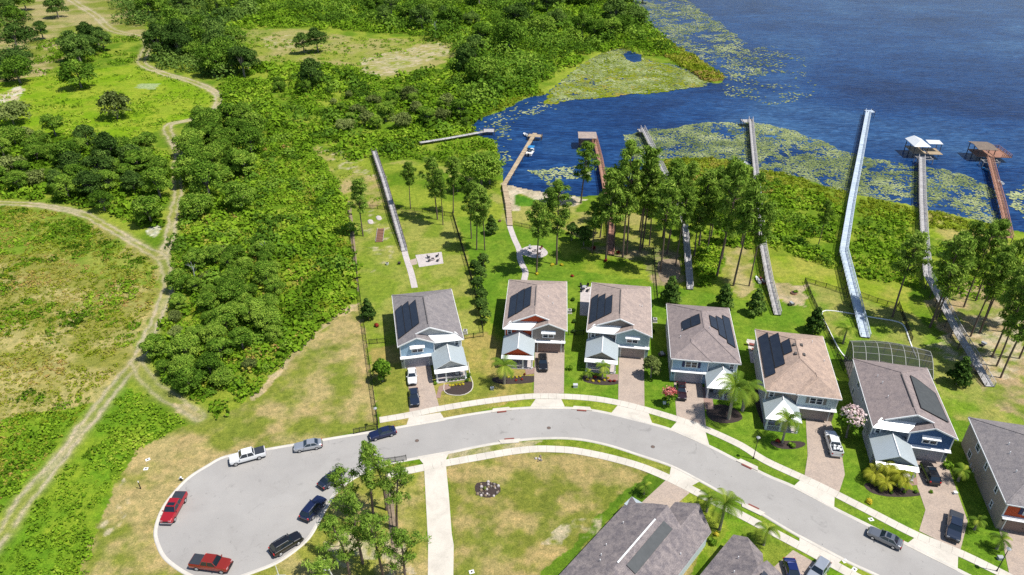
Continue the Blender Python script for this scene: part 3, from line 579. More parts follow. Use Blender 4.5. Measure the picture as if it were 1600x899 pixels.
def house_farm(label,org,ang,mir,roofc,body,skw,garw,low,gdoor,group=None,windows_side=True):
    """two-storey house: long hip roof, front gable, lower garage gable, white metal skirt and metal porch roof"""
    t=thing('house',label,'house',(org[0],org[1],0),R(ang))
    wall=MB(); wall.prism([(.4,1.3),(5.9,1.3),(5.9,.45),(12.6,.45),(12.6,19.1),(.4,19.1)],0,5.5); fin(wall,'wall',body,t,mir)
    sk=MB(); sk.box(.4,5.85,1.235,1.297,3.05,5.5); fin(sk,'upper_front_wall',skw,t,mir)
    gf=MB(); gf.add([(5.95,.38,2.95),(12.6,.38,2.95),(12.6,.38,5.6),(9.25,.38,7.1),(5.95,.38,5.6),(5.95,.448,2.95),(12.6,.448,2.95),(12.6,.448,5.6),(9.25,.448,7.1),(5.95,.448,5.6)],[(0,1,2,3,4),(9,8,7,6,5),(0,5,6,1),(1,6,7,2),(2,7,8,3),(3,8,9,4),(4,9,5,0)])
    fin(gf,'gable',garw,t,mir)
    lw=MB(); lw.box(5.95,12.6,.37,.447,0,2.7); fin(lw,'lower_front_wall',low,t,mir)
    bd=MB(); bd.box(5.85,12.75,.22,.365,2.7,2.95); bd.slab([(5.85,-.3,2.84),(12.75,-.3,2.84),(12.75,.36,3.02),(5.85,.36,3.02)],.08); fin(bd,'trim_band',M['white'],t,mir)
    for xx,yy in ((.33,1.25),(5.87,.33),(12.5,.33)):
        c=MB(); c.box(xx,xx+.16,yy-.03,yy+.12,2.96,5.5); fin(c,'corner_trim',M['white'],t,mir)
    # big upper front gable triangle
    ug=MB(); y=1.95
    ug.add([(1.9,y,6.35),(11.1,y,6.35),(6.5,y,8.25),(1.9,y+.06,6.35),(11.1,y+.06,6.35),(6.5,y+.06,8.25)],[(0,1,2),(5,4,3),(0,3,4,1),(1,4,5,2),(2,5,3,0)]); fin(ug,'upper_gable',skw,t,mir)
    r=MB()
    FR=(13,.1,EV);BR=(13,D0,EV);BL=(0,D0,EV);R1=(6.5,1.5,RZ);R2=(6.5,13.2,RZ);A=(9.25,.1,7.258);A2=(9.25,1.5,7.258);FL=(0,.2,EV)
    r.slab([FR,BR,R2,R1,A2,A],.16,0,1); r.slab([BR,BL,R2],.16,0,1); r.slab([BL,(0,1.5,EV),R1,R2],.16,0,1)
    r.slab([A,(9.25,2.3,7.258),(5.55,2.3,5.58),(5.55,.1,5.58)],.15,0,1)
    r.slab([(0,1.5,EV),(0,.2,EV-.03),(1.4,1.7,6.28),(1.45,1.5,6.3)],.16,0,1)
    ro=fin(r,'roof',[roofc,M['white']],t,mir)
    rc=MB(); 
    for a,b in ((R1,R2),(R2,BL),(R2,BR),(A,A2)): rc.beam((a[0],a[1],a[2]+.0),(b[0],b[1],b[2]+.0),.28,.09)
    fin(rc,'ridge_cap',roofc,ro,mir)
    s=MB(); s.slab([(0,.15,5.5),(5.75,.15,5.5),(6.95,1.93,6.42),(1.4,1.93,6.42)],.1,0); fin(s,'metal_skirt_roof',M['seamwhite'],t,mir)
    facia(t,mir,[(2.0,1.48,6.45),(6.5,1.46,RZ-.02),(11.0,1.48,6.45)][:2]); facia(t,mir,[(6.5,1.46,RZ-.02),(9.35,1.46,7.2)])
    facia(t,mir,[(5.5,.06,5.52),(9.25,.06,7.2),(13.03,.06,5.62)],.1)
    facia(t,mir,[(-.04,.2,EV-.12),(-.04,D0,EV-.12)],.08,.2); facia(t,mir,[(13.04,-.1,EV-.12),(13.04,D0,EV-.12)],.08,.2)
    window(t,mir,8.15,3.75,2.2,1.05,.38,2,awn=M['seamwhite'])
    window(t,mir,.9,3.7,.8,1.1,1.235,1)
    garage(t,mir,6.75+.45,11.9,.37,gdoor)
    porch(t,mir,body,[M['seamgrey'],M['white'],M['seamwhite']],skw)
    for k,(yy,zz,ww) in enumerate([(4,3.6,.8),(9,3.6,.8),(13,3.6,1.4),(3.5,.9,.7),(14.5,.7,1.3)]):
        window(t,mir,yy,zz,ww,1.1,.4,1,'x',-1); 
        window(t,mir,yy+.6,zz,ww,1.1,12.6,1,'x',1)
    return t
def house_hip(label,org,ang,mir,roofc,body,leftw,garw,low,gdoor,shutc,subhip=True,two=True,porch_on=True):
    """two-storey house with a full hip roof; authored with the garage on the left, mirrored when asked"""
    t=thing('house',label,'house',(org[0],org[1],0),R(ang))
    wall=MB(); wall.prism([(.4,.45),(7.2,.45),(7.2,.9),(12.6,.9),(12.6,19.1),(.4,19.1)],0,5.5); fin(wall,'wall',body,t,mir)
    g=MB(); g.box(.42,7.15,.38,.447,2.95,5.5); fin(g,'upper_front_wall',garw,t,mir)
    g=MB(); g.box(7.25,12.6,.84,.897,2.95,5.5); fin(g,'recessed_front_wall',leftw,t,mir)
    g=MB(); g.box(.42,7.15,.37,.447,0,2.7); fin(g,'lower_front_wall',low,t,mir)
    bd=MB(); bd.box(.3,7.3,.22,.365,2.7,2.95); bd.slab([(.3,-.35,2.84),(7.3,-.35,2.84),(7.3,.36,3.02),(.3,.36,3.02)],.08); fin(bd,'trim_band',M['white'],t,mir)
    for xx,yy in ((.38,.33),(7.05,.33),(12.5,.8)):
        c=MB(); c.box(xx,xx+.16,yy-.03,yy+.12,2.96,5.5); fin(c,'corner_trim',M['white'],t,mir)
    r=MB(); FL=(0,0,EV);FR=(13,0,EV);BR=(13,D0,EV);BL=(0,D0,EV);R1=(6.5,7.2,RZ);R2=(6.5,13.3,RZ)
    r.slab([FR,BR,R2,R1],.16,0,1); r.slab([BR,BL,R2],.16,0,1); r.slab([BL,FL,R1,R2],.16,0,1); r.slab([FL,FR,R1],.16,0,1)
    caps=[(R1,R2),(R2,BL),(R2,BR),(R1,FR),(R1,FL)]
    if subhip:
        r.slab([(0,-.1,EV+.03),(7.7,-.1,EV+.03),(3.85,3.4,7.42)],.12,0,1); r.slab([(7.7,-.1,EV+.04),(7.7,.3,EV+.14),(4.0,4.7,7.50),(3.85,3.4,7.42)],.1,0,1); r.slab([(0,-.1,EV+.035),(3.85,3.4,7.42),(3.85,4.6,7.44),(0,.2,EV+.04)],.1,0,1)
        caps+=[((3.85,3.4,7.42),(7.7,-.1,EV)),((3.85,3.4,7.42),(4.0,4.7,7.5))]
    ro=fin(r,'roof',[roofc,M['white']],t,mir)
    rc=MB()
    for a,b in caps: rc.beam(a,b,.28,.09)
    fin(rc,'ridge_cap',roofc,ro,mir)
    for a,b in (((-.04,0,EV-.12),(-.04,D0,EV-.12)),((13.04,0,EV-.12),(13.04,D0,EV-.12)),((7.7,-.04,EV-.1),(13,-.04,EV-.1)),((0,-.14,EV-.1),(7.7,-.14,EV-.1))): facia(t,mir,[a,b],.08,.2)
    window(t,mir,2.9,3.75,2.2,1.15,.38,2,shut=shutc); window(t,mir,11.2,3.8,.8,1.1,.84,1)
    garage(t,mir,1.3,6.3,.37,gdoor)
    if porch_on:
        # the porch sits on the other half: flip the porch helper
        porch(t,not mir,body,[M['seamgrey'],M['white'],M['seamwhite']],garw,True,.1,6.3,ncol=(.6,3.0,5.9))
    for k,(yy,zz,ww) in enumerate([(4,3.6,.8),(9,3.6,.8),(13,3.6,1.4),(3.5,.9,.7),(14.5,.7,1.3)]):
        window(t,mir,yy,zz,ww,1.1,.4,1,'x',-1); window(t,mir,yy+.6,zz,ww,1.1,12.6,1,'x',1)
    return t
M['seamwhite']=seam('white_standing_seam',(.82,.83,.82)); M['seamgrey']=seam('galvanised_standing_seam',(.50,.555,.57))
sh_grey=shingle('grey_shingles',(.235,.215,.215)); sh_beige=shingle('beige_shingles',(.36,.29,.255)); sh_brown=shingle('grey_brown_shingles',(.27,.225,.215)); sh_tan=shingle('tan_shingles',(.40,.30,.24)); sh_dark=shingle('weathered_shingles',(.225,.20,.20),.9)
lightgrey=siding('light_grey_siding',(.50,.50,.49)); blue=siding('pale_blue_siding',(.33,.47,.60)); redw=siding('red_orange_siding',(.52,.085,.03)); taupe=siding('taupe_siding',(.27,.23,.20))
teal=siding('grey_teal_siding',(.33,.43,.44)); navy=siding('dark_blue_siding',(.055,.115,.24)); slate=siding('slate_grey_siding',(.22,.25,.29)); lav=siding('pale_lavender_grey_siding',(.42,.42,.46)); pale=siding('pale_grey_blue_siding',(.53,.61,.62)); beigew=siding('taupe_beige_siding',(.37,.31,.26))
gd_grey=simple('grey_garage_door',(.38,.38,.42),.6,0,.06); gd_brown=simple('brown_garage_door',(.27,.19,.16),.6,0,.06); gd_taupe=simple('taupe_garage_door',(.34,.29,.27),.6,0,.06); navyshut=simple('navy_shutter',(.02,.03,.10),.6); greyshut=simple('grey_shutter',(.22,.21,.19),.6)
def O(p): return G(p[0],p[1],EV)
h1=house_farm('two-storey house with pale blue garage gable and grey shingle roof, leftmost of the row',O((621.5,542.5)),11.5,True,sh_grey,lightgrey,lightgrey,blue,lightgrey,gd_grey)
h2=house_farm('house with red-orange front wall and taupe garage gable, black car on its driveway',O((785.5,514)),-3.6,False,sh_beige,taupe,redw,taupe,taupe,gd_brown)
h3=house_farm('house with grey-teal garage gable beside the taupe wall, empty paver driveway',O((916.5,518.5)),-8.6,False,sh_beige,lightgrey,taupe,teal,teal,gd_taupe)
h4=house_hip('house with pale blue front and navy shutters, two groups of solar panels on the roof',O((1048.5,560)),-8,False,sh_brown,lav,pale,blue,blue,gd_grey,navyshut)
h5=house_hip('house with tan hip roof and grey shutters, white pickup on its driveway',O((1196,610)),-11,True,sh_tan,lav,beigew,pale,beigew,gd_taupe,greyshut)
h6=house_farm('house with dark blue garage gable and screened pool cage behind',O((1364.5,668)),-13,False,sh_brown,lav,slate,navy,slate,gd_grey)
h7=house_hip('house with taupe walls and red front panel, cut by the right edge of the photo',O((1573,787)),-14,False,sh_grey,beigew,beigew,redw,beigew,gd_brown,navyshut,False)
solar(h1,[[(.35,2.3),(1.75,3.0),(1.75,13.6),(.35,12.6)],[(1.85,3.0),(3.2,3.7),(3.2,13.9),(1.85,13.1)],[(3.3,3.7),(4.7,4.4),(4.7,13.2),(3.3,12.2)]],LP)
solar(h2,[[(.9,3.2),(2.3,3.9),(2.3,12.0),(.9,11.3)],[(2.4,3.9),(3.8,4.6),(3.8,13.0),(2.4,12.1)],[(3.9,4.9),(5.3,5.6),(5.3,13.0),(3.9,12.7)]],LP)
solar(h3,[[(.35,2.5),(1.7,3.2),(1.7,13.3),(.35,12.3)],[(1.8,3.2),(3.2,3.9),(3.2,12.7),(1.8,12.0)],[(3.3,3.9),(4.7,4.6),(4.7,11.4),(3.3,10.6)]],LP)
solar(h4,[[(2.5,7.9),(4.1,8.4),(4.1,11.7),(2.5,11.0)],[(4.2,8.4),(5.9,8.9),(5.9,12.3),(4.2,11.8)]],LP)
solar(h4,[[(8.0,8.8),(9.4,8.4),(9.4,12.6),(8.0,12.7)],[(9.5,6.9),(10.9,6.3),(10.9,13.3),(9.5,13.6)],[(11.0,5.2),(12.5,4.6),(12.5,14.9),(11.0,15.0)]],RP,'solar')
solar(h5,[[(.35,3.4),(2.0,4.1),(2.0,17.2),(.35,16.2)],[(2.15,5.6),(3.8,6.3),(3.8,16.4),(2.15,15.6)],[(3.95,9.0),(5.4,9.6),(5.4,13.8),(3.95,13.0)]],LP)
solar(h6,[[(7.7,4.0),(12.4,3.6),(12.2,11.2),(9.7,12.9),(9.0,13.2),(8.1,13.3)]],RP,'solar2')
vents(h2,[(9,10,'p'),(10,8,'p')]); vents(h3,[(10.5,9.5,'p'),(11,9.6,'p')]); vents(h4,[(2,6,'p'),(2.4,8,'p'),(7.6,7.9,'p')]); vents(h5,[(5.9,8.8,'b'),(6.0,11.6,'b'),(7.4,8.9,'b'),(7.4,12,'b'),(10,15,'p'),(11.5,10,'p')]); vents(h6,[(3.2,11,'p'),(2.8,13,'p'),(3.3,7,'p')]); vents(h7,[(3,10,'p'),(3.4,12,'p'),(2.7,6,'p')])
for h,y0,y1 in ((h1,3,13),(h2,5,12.6),(h3,3.5,12.8),(h6,3.6,12.6)):
    m=MB(); m.box(6.28,6.42,y0,y1,RZ-.05,RZ+.09); m.obj('ridge_vent',M['iron'],h)
# ---- single-storey houses at the bottom edge
def house_low(label,L,pts,z0=2.75,zr=5.2):
    """L: eave outline in ground coords; pts: list of (poly, z list)"""
    cx=sum(p[0] for p in L)/len(L); cy=sum(p[1] for p in L)/len(L)
    t=thing('house',label,'house',(cx,cy,0))
    w=MB(); I=[(cx+(p[0]-cx)*.955-cx,cy+(p[1]-cy)*.955-cy) for p in L]; w.prism(I,0,z0-.1); w.obj('wall',pale,t)
    r=MB()
    for P in pts: r.slab([(p[0]-cx,p[1]-cy,p[2]) for p in P],.14,0,1)
    r.obj('roof',[sh_dark,M['white']],t)
    return t,cx,cy
def g3(x,y,z): a=G(x,y,z); return (a[0],a[1],z)
ze=2.8; zr=5.6
# left bottom house: frame from its left eave line
a=np.array(G(987.5,776,ze)); b=np.array(G(875,897,ze)); u=(b-a)/np.hypot(*(b-a)); v=np.array([-u[1],u[0]])
if v[0]<0: v=-v
def q3(s,t,z): p=a+u*s+v*t; return (p[0],p[1],z)
Wd=12.5; Ln=20; zr=5.4
def zl(t): return ze+t*(zr-ze)/6
L8=[q3(.9,0,0)[:2],q3(.9,5.9,0)[:2],q3(-3.0,5.9,0)[:2],q3(-3.8,9,0)[:2],q3(-1.6,Wd,0)[:2],q3(Ln,Wd,0)[:2],q3(Ln,0,0)[:2]]
R8=[[q3(0,0,ze),q3(1.15,1.4,zl(1.4)),q3(.45,3.8,zl(3.8)),q3(.1,6.0,zr),q3(14.5,6,zr),q3(Ln,0,ze)],
    [q3(-4.3,9,4.2),q3(-1.9,Wd,ze),q3(Ln,Wd,ze),q3(14.5,6,zr),q3(.1,6.0,zr),q3(1.2,9.0,4.2)],
    [q3(Ln,0,ze),q3(Ln,Wd,ze),q3(14.5,6,zr)],
    [q3(-3.4,5.6,ze),q3(-4.3,9,4.17),q3(1.4,9,4.17),q3(.6,5.6,ze)],
    [q3(-3.4,5.6,ze),q3(-1.9,Wd,ze),q3(-4.3,9,4.15)]]
h8,cx,cy=house_low('single-storey house with streaked dark roof and long solar strip, beside the dry field',L8,R8)
def loc8(p): return (p[0]-cx,p[1]-cy,p[2])
gm=MB(); gm.slab([loc8(q3(-.05,-.05,2.72)),loc8(q3(-.05,4.4,2.72)),loc8(q3(2.2,4.4,3.0)),loc8(q3(2.2,-.05,3.0))][::-1],.06)
gm.obj('porch_roof',M['seamgrey'],h8)
def z8(s_,t_): return zr-(t_-6)*(zr-ze)/(Wd-6)
m=MB(); P=[(2.8,7.0),(2.8,8.5),(12.7,8.5),(12.7,7.0)]; m.slab([loc8(q3(s_,t_,z8(s_,t_)+.16)) for s_,t_ in P],.07); m.obj('solar_panel',M['solar2'],h8)
m=MB(); p=loc8(q3(3.6,6,zr+.06)); q_=loc8(q3(13.4,6,zr+.06)); m.beam(p,q_,.22,.1); m.obj('ridge_vent',M['white'],h8)
for s_,t_ in ((6,2.2),(11,2.6),(13,3.1),(14,3.6),(5,11.2)):
    z=z8(s_,t_) if t_>6 else zl(t_); p=loc8(q3(s_,t_,z)); m=MB(); m.cyl(p[0],p[1],p[2]-.1,p[2]+.35,.07,8); m.obj('vent_pipe',M['white'],h8)
a=np.array(G(1147,831,3.4)); b=np.array(G(1095,897,ze)); u=(b-a)/np.hypot(*(b-a)); v=np.array([-u[1],u[0]]); v=v if v[0]>0 else -v
L9=[q3(.3,.2,0)[:2],q3(.2,4.2,0)[:2],q3(2.2,5.6,0)[:2],q3(2.2,11.5,0)[:2],q3(20,11.8,0)[:2],q3(20,0,0)[:2]]
R9=[[q3(0,0,ze),q3(-.4,1.9,3.45),q3(4.4,5.6,5.2),q3(12,5.9,5.3),q3(20,0,ze)],[q3(-.4,1.9,3.45),q3(.2,4.7,ze),q3(2.4,5.9,ze+.2),q3(4.4,5.6,5.2)],[q3(4.4,5.6,5.2),q3(1.8,5.9,4.0),q3(1.8,9.2,ze),q3(3,11.9,ze),q3(20,12,ze),q3(12,5.9,5.3)],[q3(20,0,ze),q3(20,12,ze),q3(12,5.9,5.3)]]
h9,cx,cy=house_low('single-storey house with dark streaked roof at the bottom edge beside the blue car',L9,R9)
m=MB(); m.slab([loc8(q3(s_,t_,5.25-(t_-5.8)*(5.25-ze)/6.2+.2)) for s_,t_ in ((4.6,6.6),(4.6,8.6),(10,8.6),(10,6.6))],.07); m.obj('solar_panel',M['solar'],h9)
for s_,t_ in ((4.2,2.8),(7,3.6),(8.5,3.3),(9.6,3.1),(11.5,3.4)):
    z=2.8+t_*.42; p=loc8(q3(s_,t_,z)); m=MB(); m.cyl(p[0],p[1],p[2]-.1,p[2]+.35,.07,8); m.obj('vent_pipe',M['white'],h9)
# ---- pool cage behind the dark blue house
cg=thing('pool_cage','black screened pool enclosure with a curved roof behind the dark blue gabled house','pool cage',h6.location.to_tuple(),h6.rotation_euler.z)
xs=np.linspace(.6,14.8,7); yb0,yb1=19.7,26.2
def cz(u): return 2.6+1.7*math.sin(math.pi*min(1,max(0,u))**.9)
ys=np.linspace(yb0,yb1,6); ce=[]
fr=MB(); sc=MB()
def cv(i,j):
    xx=xs[i]; yy=ys[j]+1.3*math.sin(math.pi*i/6)*(j/5); return (xx,yy,[3.3,4.4,5.3,5.8,5.9,5.2][j])
for i in range(7):
    for j in range(5): fr.beam(cv(i,j),cv(i,j+1),.08)
    p=cv(i,5); fr.beam((p[0],p[1],0),p,.09)
for j in range(6):
    for i in range(6): fr.beam(cv(i,j),cv(i+1,j),.07)
for i in (0,6):
    for j in range(5): p=cv(i,j); fr.beam((p[0],p[1],0),p,.08)
for i in range(6):
    for j in range(5): sc.add([cv(i,j),cv(i+1,j),cv(i+1,j+1),cv(i,j+1)],[(0,1,2,3)])
    p,q_=cv(i,5),cv(i+1,5); sc.add([(p[0],p[1],.02),(q_[0],q_[1],.02),q_,p],[(0,1,2,3)]); fr.beam((p[0],p[1],1.1),(q_[0],q_[1],1.1),.06)
for i in (0,6):
    for j in range(5): p,q_=cv(i,j),cv(i,j+1); sc.add([(p[0],p[1],.02),(q_[0],q_[1],.02),q_,p],[(0,1,2,3)])
fr.obj('frame',simple('grey_cage_frame',(.34,.34,.31),.5),cg); sc.obj('insect_screen',M['screen'],cg)
P=[Vector((x,y,0)) for x,y in ((.8,19.6),(14.6,19.6),(14.6,27),(7.5,28.3),(.8,27))]; mt=Matrix.Translation(h6.location)@Matrix.Rotation(h6.rotation_euler.z,4,'Z')
slabmesh('pool_deck',[((mt@p).x,(mt@p).y) for p in P],.05,M['patio'],True)
# ---------------------------------------------------------------- foliage meshes
def cards(name,Cn,Nn,S,tint,mat,asp=1.0,jit=.55,seed=1):
    g=np.random.default_rng(seed); n=len(Cn); N=Nn+g.normal(0,jit,(n,3)); N/=np.linalg.norm(N,axis=1)[:,None]+1e-9
    a=g.normal(0,1,(n,3)); T=np.cross(N,a); T/=np.linalg.norm(T,axis=1)[:,None]+1e-9; B=np.cross(N,T)
    S=np.asarray(S)[:,None]*np.ones((n,1)); k=asp
    p=[Cn-T*S*k*.55,Cn-B*S*.5+T*S*.1*k,Cn+T*S*k*.6+N*S*.12,Cn+B*S*.5+T*S*.05*k]
    V=np.stack(p,1).reshape(-1,3); F=np.arange(4*n).reshape(n,4)
    return npmesh(name,V,F,mat,{'tint':('FLOAT',np.repeat(tint,4))})
def sphere_pts(n,g):
    v=g.normal(0,1,(n,3)); return v/np.linalg.norm(v,axis=1)[:,None]
def crown(name,blobs,mat,per,size,seed,inner=.72,flat=.8,down=.35,asp=1.0):
    """blobs: (x,y,z,r); leaf faces spread through each clump, thick near its skin"""
    g=np.random.default_rng(seed); Cs=[];Ns=[];Ss=[];Ts=[]
    tot=sum(b[3]**2 for b in blobs)
    for b in blobs:
        n=max(12,int(per*b[3]**2/tot)); d=sphere_pts(n,g); d[:,2]=np.where(d[:,2]<-down,-d[:,2],d[:,2])
        r=b[3]*(inner+(1.08-inner)*g.random(n)**.6)*(1+.12*g.normal(0,1,n))
        c=np.array(b[:3])+d*r[:,None]*np.array([1,1,flat])
        Cs.append(c);Ns.append(d+np.array([0,0,.25]));Ss.append(size*(.6+.8*g.random(n))); Ts.append(np.clip(.48+.22*g.normal(0,1)*.5+.17*g.normal(0,1,n),0,1))
    return cards(name,np.concatenate(Cs),np.concatenate(Ns),np.concatenate(Ss),np.concatenate(Ts),mat,asp,.55,seed)
def oak_proto(i,mat,seed,h=8,rad=4,size=.33,per=4600,open_=0.0,tm='bark2'):
    g=random.Random(seed); bl=[]
    n=g.randint(11,16)
    for k in range(n):
        a=2*math.pi*k/n*1.618+g.uniform(-.4,.4); q=g.random()**.6*rad*.72; z=h*(.42+.42*(1-(q/rad)**1.6))+g.uniform(-.6,.5)
        bl.append((q*math.cos(a),q*math.sin(a),z,rad*g.uniform(.26,.42)))
    for k in range(5):
        a=2*math.pi*k/5+g.random(); bl.append((rad*.62*math.cos(a),rad*.62*math.sin(a),h*.34+g.random(),rad*.33))
    cr=crown(name='crown_mesh',blobs=bl,mat=M[mat],per=per,size=size,seed=seed)
    t=MB(); t.tube([(0,0,-.1),(.1,.05,h*.25),(-.05,.1,h*.5)],[h*.035,h*.028,h*.018],7)
    for b in bl[:7]: t.tube([(0,.05,h*.3),(b[0]*.5,b[1]*.5,(h*.35+b[2])/2),(b[0],b[1],b[2])],[h*.018,h*.012,h*.005],5,cap=False)
    return cr,t.mesh('trunk_mesh',M[tm])
OAK=[oak_proto(i,'oak',100+i,h=[8,7,9,7.5,6.5,8.5][i],rad=[4.2,4.6,4,3.4,4.2,3.6][i]) for i in range(6)]
DARK=[oak_proto(i,'oak_dark',200+i,h=[8,7,9][i],rad=[3.8,4.2,3.4][i]) for i in range(3)]
GREYS=[oak_proto(i,'greyshrub',300+i,h=[4.2,5][i],rad=[3.6,3.2][i],size=.4,per=1800) for i in range(2)]
MAG=[oak_proto(i,'oak_dark',330+i,h=5.2,rad=1.9,size=.34,per=1500) for i in range(2)]
def cone_tree(seed,mat,h,r,size,per):
    g=random.Random(seed); bl=[]
    for k in range(16):
        t=k/15; q=r*(1-t)**.7*.75; a=k*2.4; bl.append((q*math.cos(a)*.8,q*math.sin(a)*.8,h*(.16+.8*t),r*(.48-.26*t)))
    t=MB(); t.tube([(0,0,-.1),(0,0,h*.8)],[.13,.05],6)
    return crown('crown_mesh',bl,M[mat],per,size,seed),t.mesh('trunk_mesh',M['bark2'])
MAGC=[cone_tree(350+i,'oak_dark',6.2,2.1,.4,1700) for i in range(2)]
def pine_proto(seed,H=18,lo=.55,rad=2.6,per=3600,size=.21,lean=.7,tuft=.85,nb=0):
    g=random.Random(seed); bl=[]; t=MB(); lx,ly=g.uniform(-lean,lean),g.uniform(-lean,lean)
    def ax(z): k=z/H; return (lx*k*k*1.5+.12*math.sin(k*5+seed),ly*k*k*1.5+.12*math.cos(k*4+seed))
    zs=np.linspace(0,H*.97,9); t.tube([(*ax(z),z-.1*(z==0)) for z in zs],[.2*(1-.75*z/H)+.03 for z in zs],7)
    n=nb or g.randint(20,26)
    for k in range(n):
        f=k/(n-1); z=H*(lo+(1-lo)*f**.9); env=math.sin(math.pi*min(1,.22+.74*f))**.6; a=k*2.4+g.uniform(-.6,.6); q=rad*env*g.uniform(.35,1.05)
        x0,y0=ax(z); bx,by=x0+q*math.cos(a),y0+q*math.sin(a); bz=z+q*g.uniform(.1,.4)
        t.tube([(x0,y0,z-.3),(x0+(bx-x0)*.5,y0+(by-y0)*.5,z+.0),(bx,by,bz)],[.07,.05,.02],5,cap=False)
        for j in range(g.randint(3,5)):
            u=g.uniform(.45,1.1); bl.append((x0+(bx-x0)*u+g.gauss(0,.32),y0+(by-y0)*u+g.gauss(0,.32),z+(bz-z)*u+g.uniform(-.1,.45),tuft*g.uniform(.7,1.3)))
    bl.append((*ax(H),H*.985,tuft*1.2))
    return crown('crown_mesh',bl,M['pine'],per,size,seed,inner=.15,flat=.7,down=.6,asp=3.4),t.mesh('trunk_mesh',M['bark'])
PINE=[pine_proto(400+i,lo=[.44,.52,.40,.5,.56][i],rad=[3.3,3.0,3.7,2.8,3.1][i]) for i in range(5)]
NEARP=[pine_proto(420+i,H=14,lo=[.42,.36,.5][i],rad=[2.7,3.0,2.5][i],per=2600,size=.13,lean=.9,tuft=.66,nb=15) for i in range(3)]
def palm_proto(seed,h=4.5,n=20,fl=2.6,mat='palm',droop=1.15):
    g=random.Random(seed); V=[];F=[];T=[]
    for k in range(n):
        a=2*math.pi*k/n+g.uniform(-.15,.15); el=g.uniform(.2,1.3); L=fl*g.uniform(.85,1.1); p=Vector((0,0,h)); d0=Vector((math.cos(a),math.sin(a),0)); tn=min(1,max(0,.5+g.gauss(0,.2)))
        pts=[];s=10; ang=el
        for i in range(s+1):
            pts.append(p.copy()); ang-= (2.1*droop/s)*(.5+i/s); p=p+(d0*math.cos(ang)+Vector((0,0,math.sin(ang))))*(L/s)
        side=Vector((-d0.y,d0.x,0))
        for i in range(1,s+1):
            w_=fl*.19*math.sin(math.pi*(.12+.85*i/(s+1)))
            for sg_ in (-1,1):
                for m_ in (0,.33,.66):
                    q=pts[i-1].lerp(pts[i],m_); q2=pts[i-1].lerp(pts[i],m_+.30); tip=q.lerp(q2,.5)+side*sg_*w_+(pts[i]-pts[i-1])*.9+Vector((0,0,-w_*.45))
                    b=len(V); V+= [q,q2,tip+ (q2-q)*.3,tip]; F.append((b,b+1,b+2,b+3)); T+=[tn]*4
    me=npmesh('crown_mesh',np.array([tuple(v) for v in V]),np.array(F),M[mat],{'tint':('FLOAT',np.array(T))})
    t=MB(); t.tube([(0,0,-.1),(.05,0,h*.5),(0,0,h)],[.2,.16,.12],8); return me,t.mesh('trunk_mesh',M['palmtrunk'])
PALM=[palm_proto(500,4.6,16,2.9),palm_proto(501,3.2,15,2.5),palm_proto(502,2.0,14,1.9)]
YPALM=[palm_proto(510,1.6,18,2.3,'yellowpalm'),palm_proto(511,2.3,16,2.5,'yellowpalm')]
def shrub_proto(seed,mat,r=.6,h=.8,size=.2,per=350,mix=None):
    g=random.Random(seed); bl=[(g.uniform(-.4,.4)*r,g.uniform(-.4,.4)*r,h*g.uniform(.35,.65),r*g.uniform(.5,.7)) for _ in range(5)]
    return crown('leaves_mesh',bl,M[mat],per,size,seed)
SH={k:shrub_proto(600+i,m,*a) for i,(k,m,a) in enumerate([('green','brightleaf',(.7,.9,.2,420)),('dark','hedge',(.7,.9,.2,420)),('red','redleaf',(.6,.7,.18,320)),('yellow','yellowleaf',(.5,.5,.16,260)),('pink','pinkleaf',(.6,.7,.2,300)),('grey','greyshrub',(.7,.8,.2,380)),('wild','scrub',(1.3,1.5,.36,520))])}
def plant(name,label,cat,protos,px,i=None,scale=1.0,group=None,world=False,zs=None,parts=('crown','trunk')):
    x,y=px if world else G(*px); p=protos[(i if i is not None else rnd.randrange(len(protos)))%len(protos)]
    sc=(scale,scale,zs if zs else scale) if not hasattr(scale,'__len__') else scale
    t=thing(name,label,cat,(x,y,0),rnd.uniform(0,6.28),group,sc)
    for nm,me in zip(parts,p): link(bpy.data.objects.new(nm,me),t)
    return t
def shrub(label,k,px,s=1.0,group=None,zs=None,name=None,cat='shrub'):
    x,y=G(*px); o=link(bpy.data.objects.new(name or ('flowering_shrub' if k in('red','pink','yellow') else 'shrub'),SH[k])); o.location=(x,y,0); o.rotation_euler=(0,0,rnd.uniform(0,6.28)); o.scale=(s,s,zs or s); return tag(o,label,cat,group)
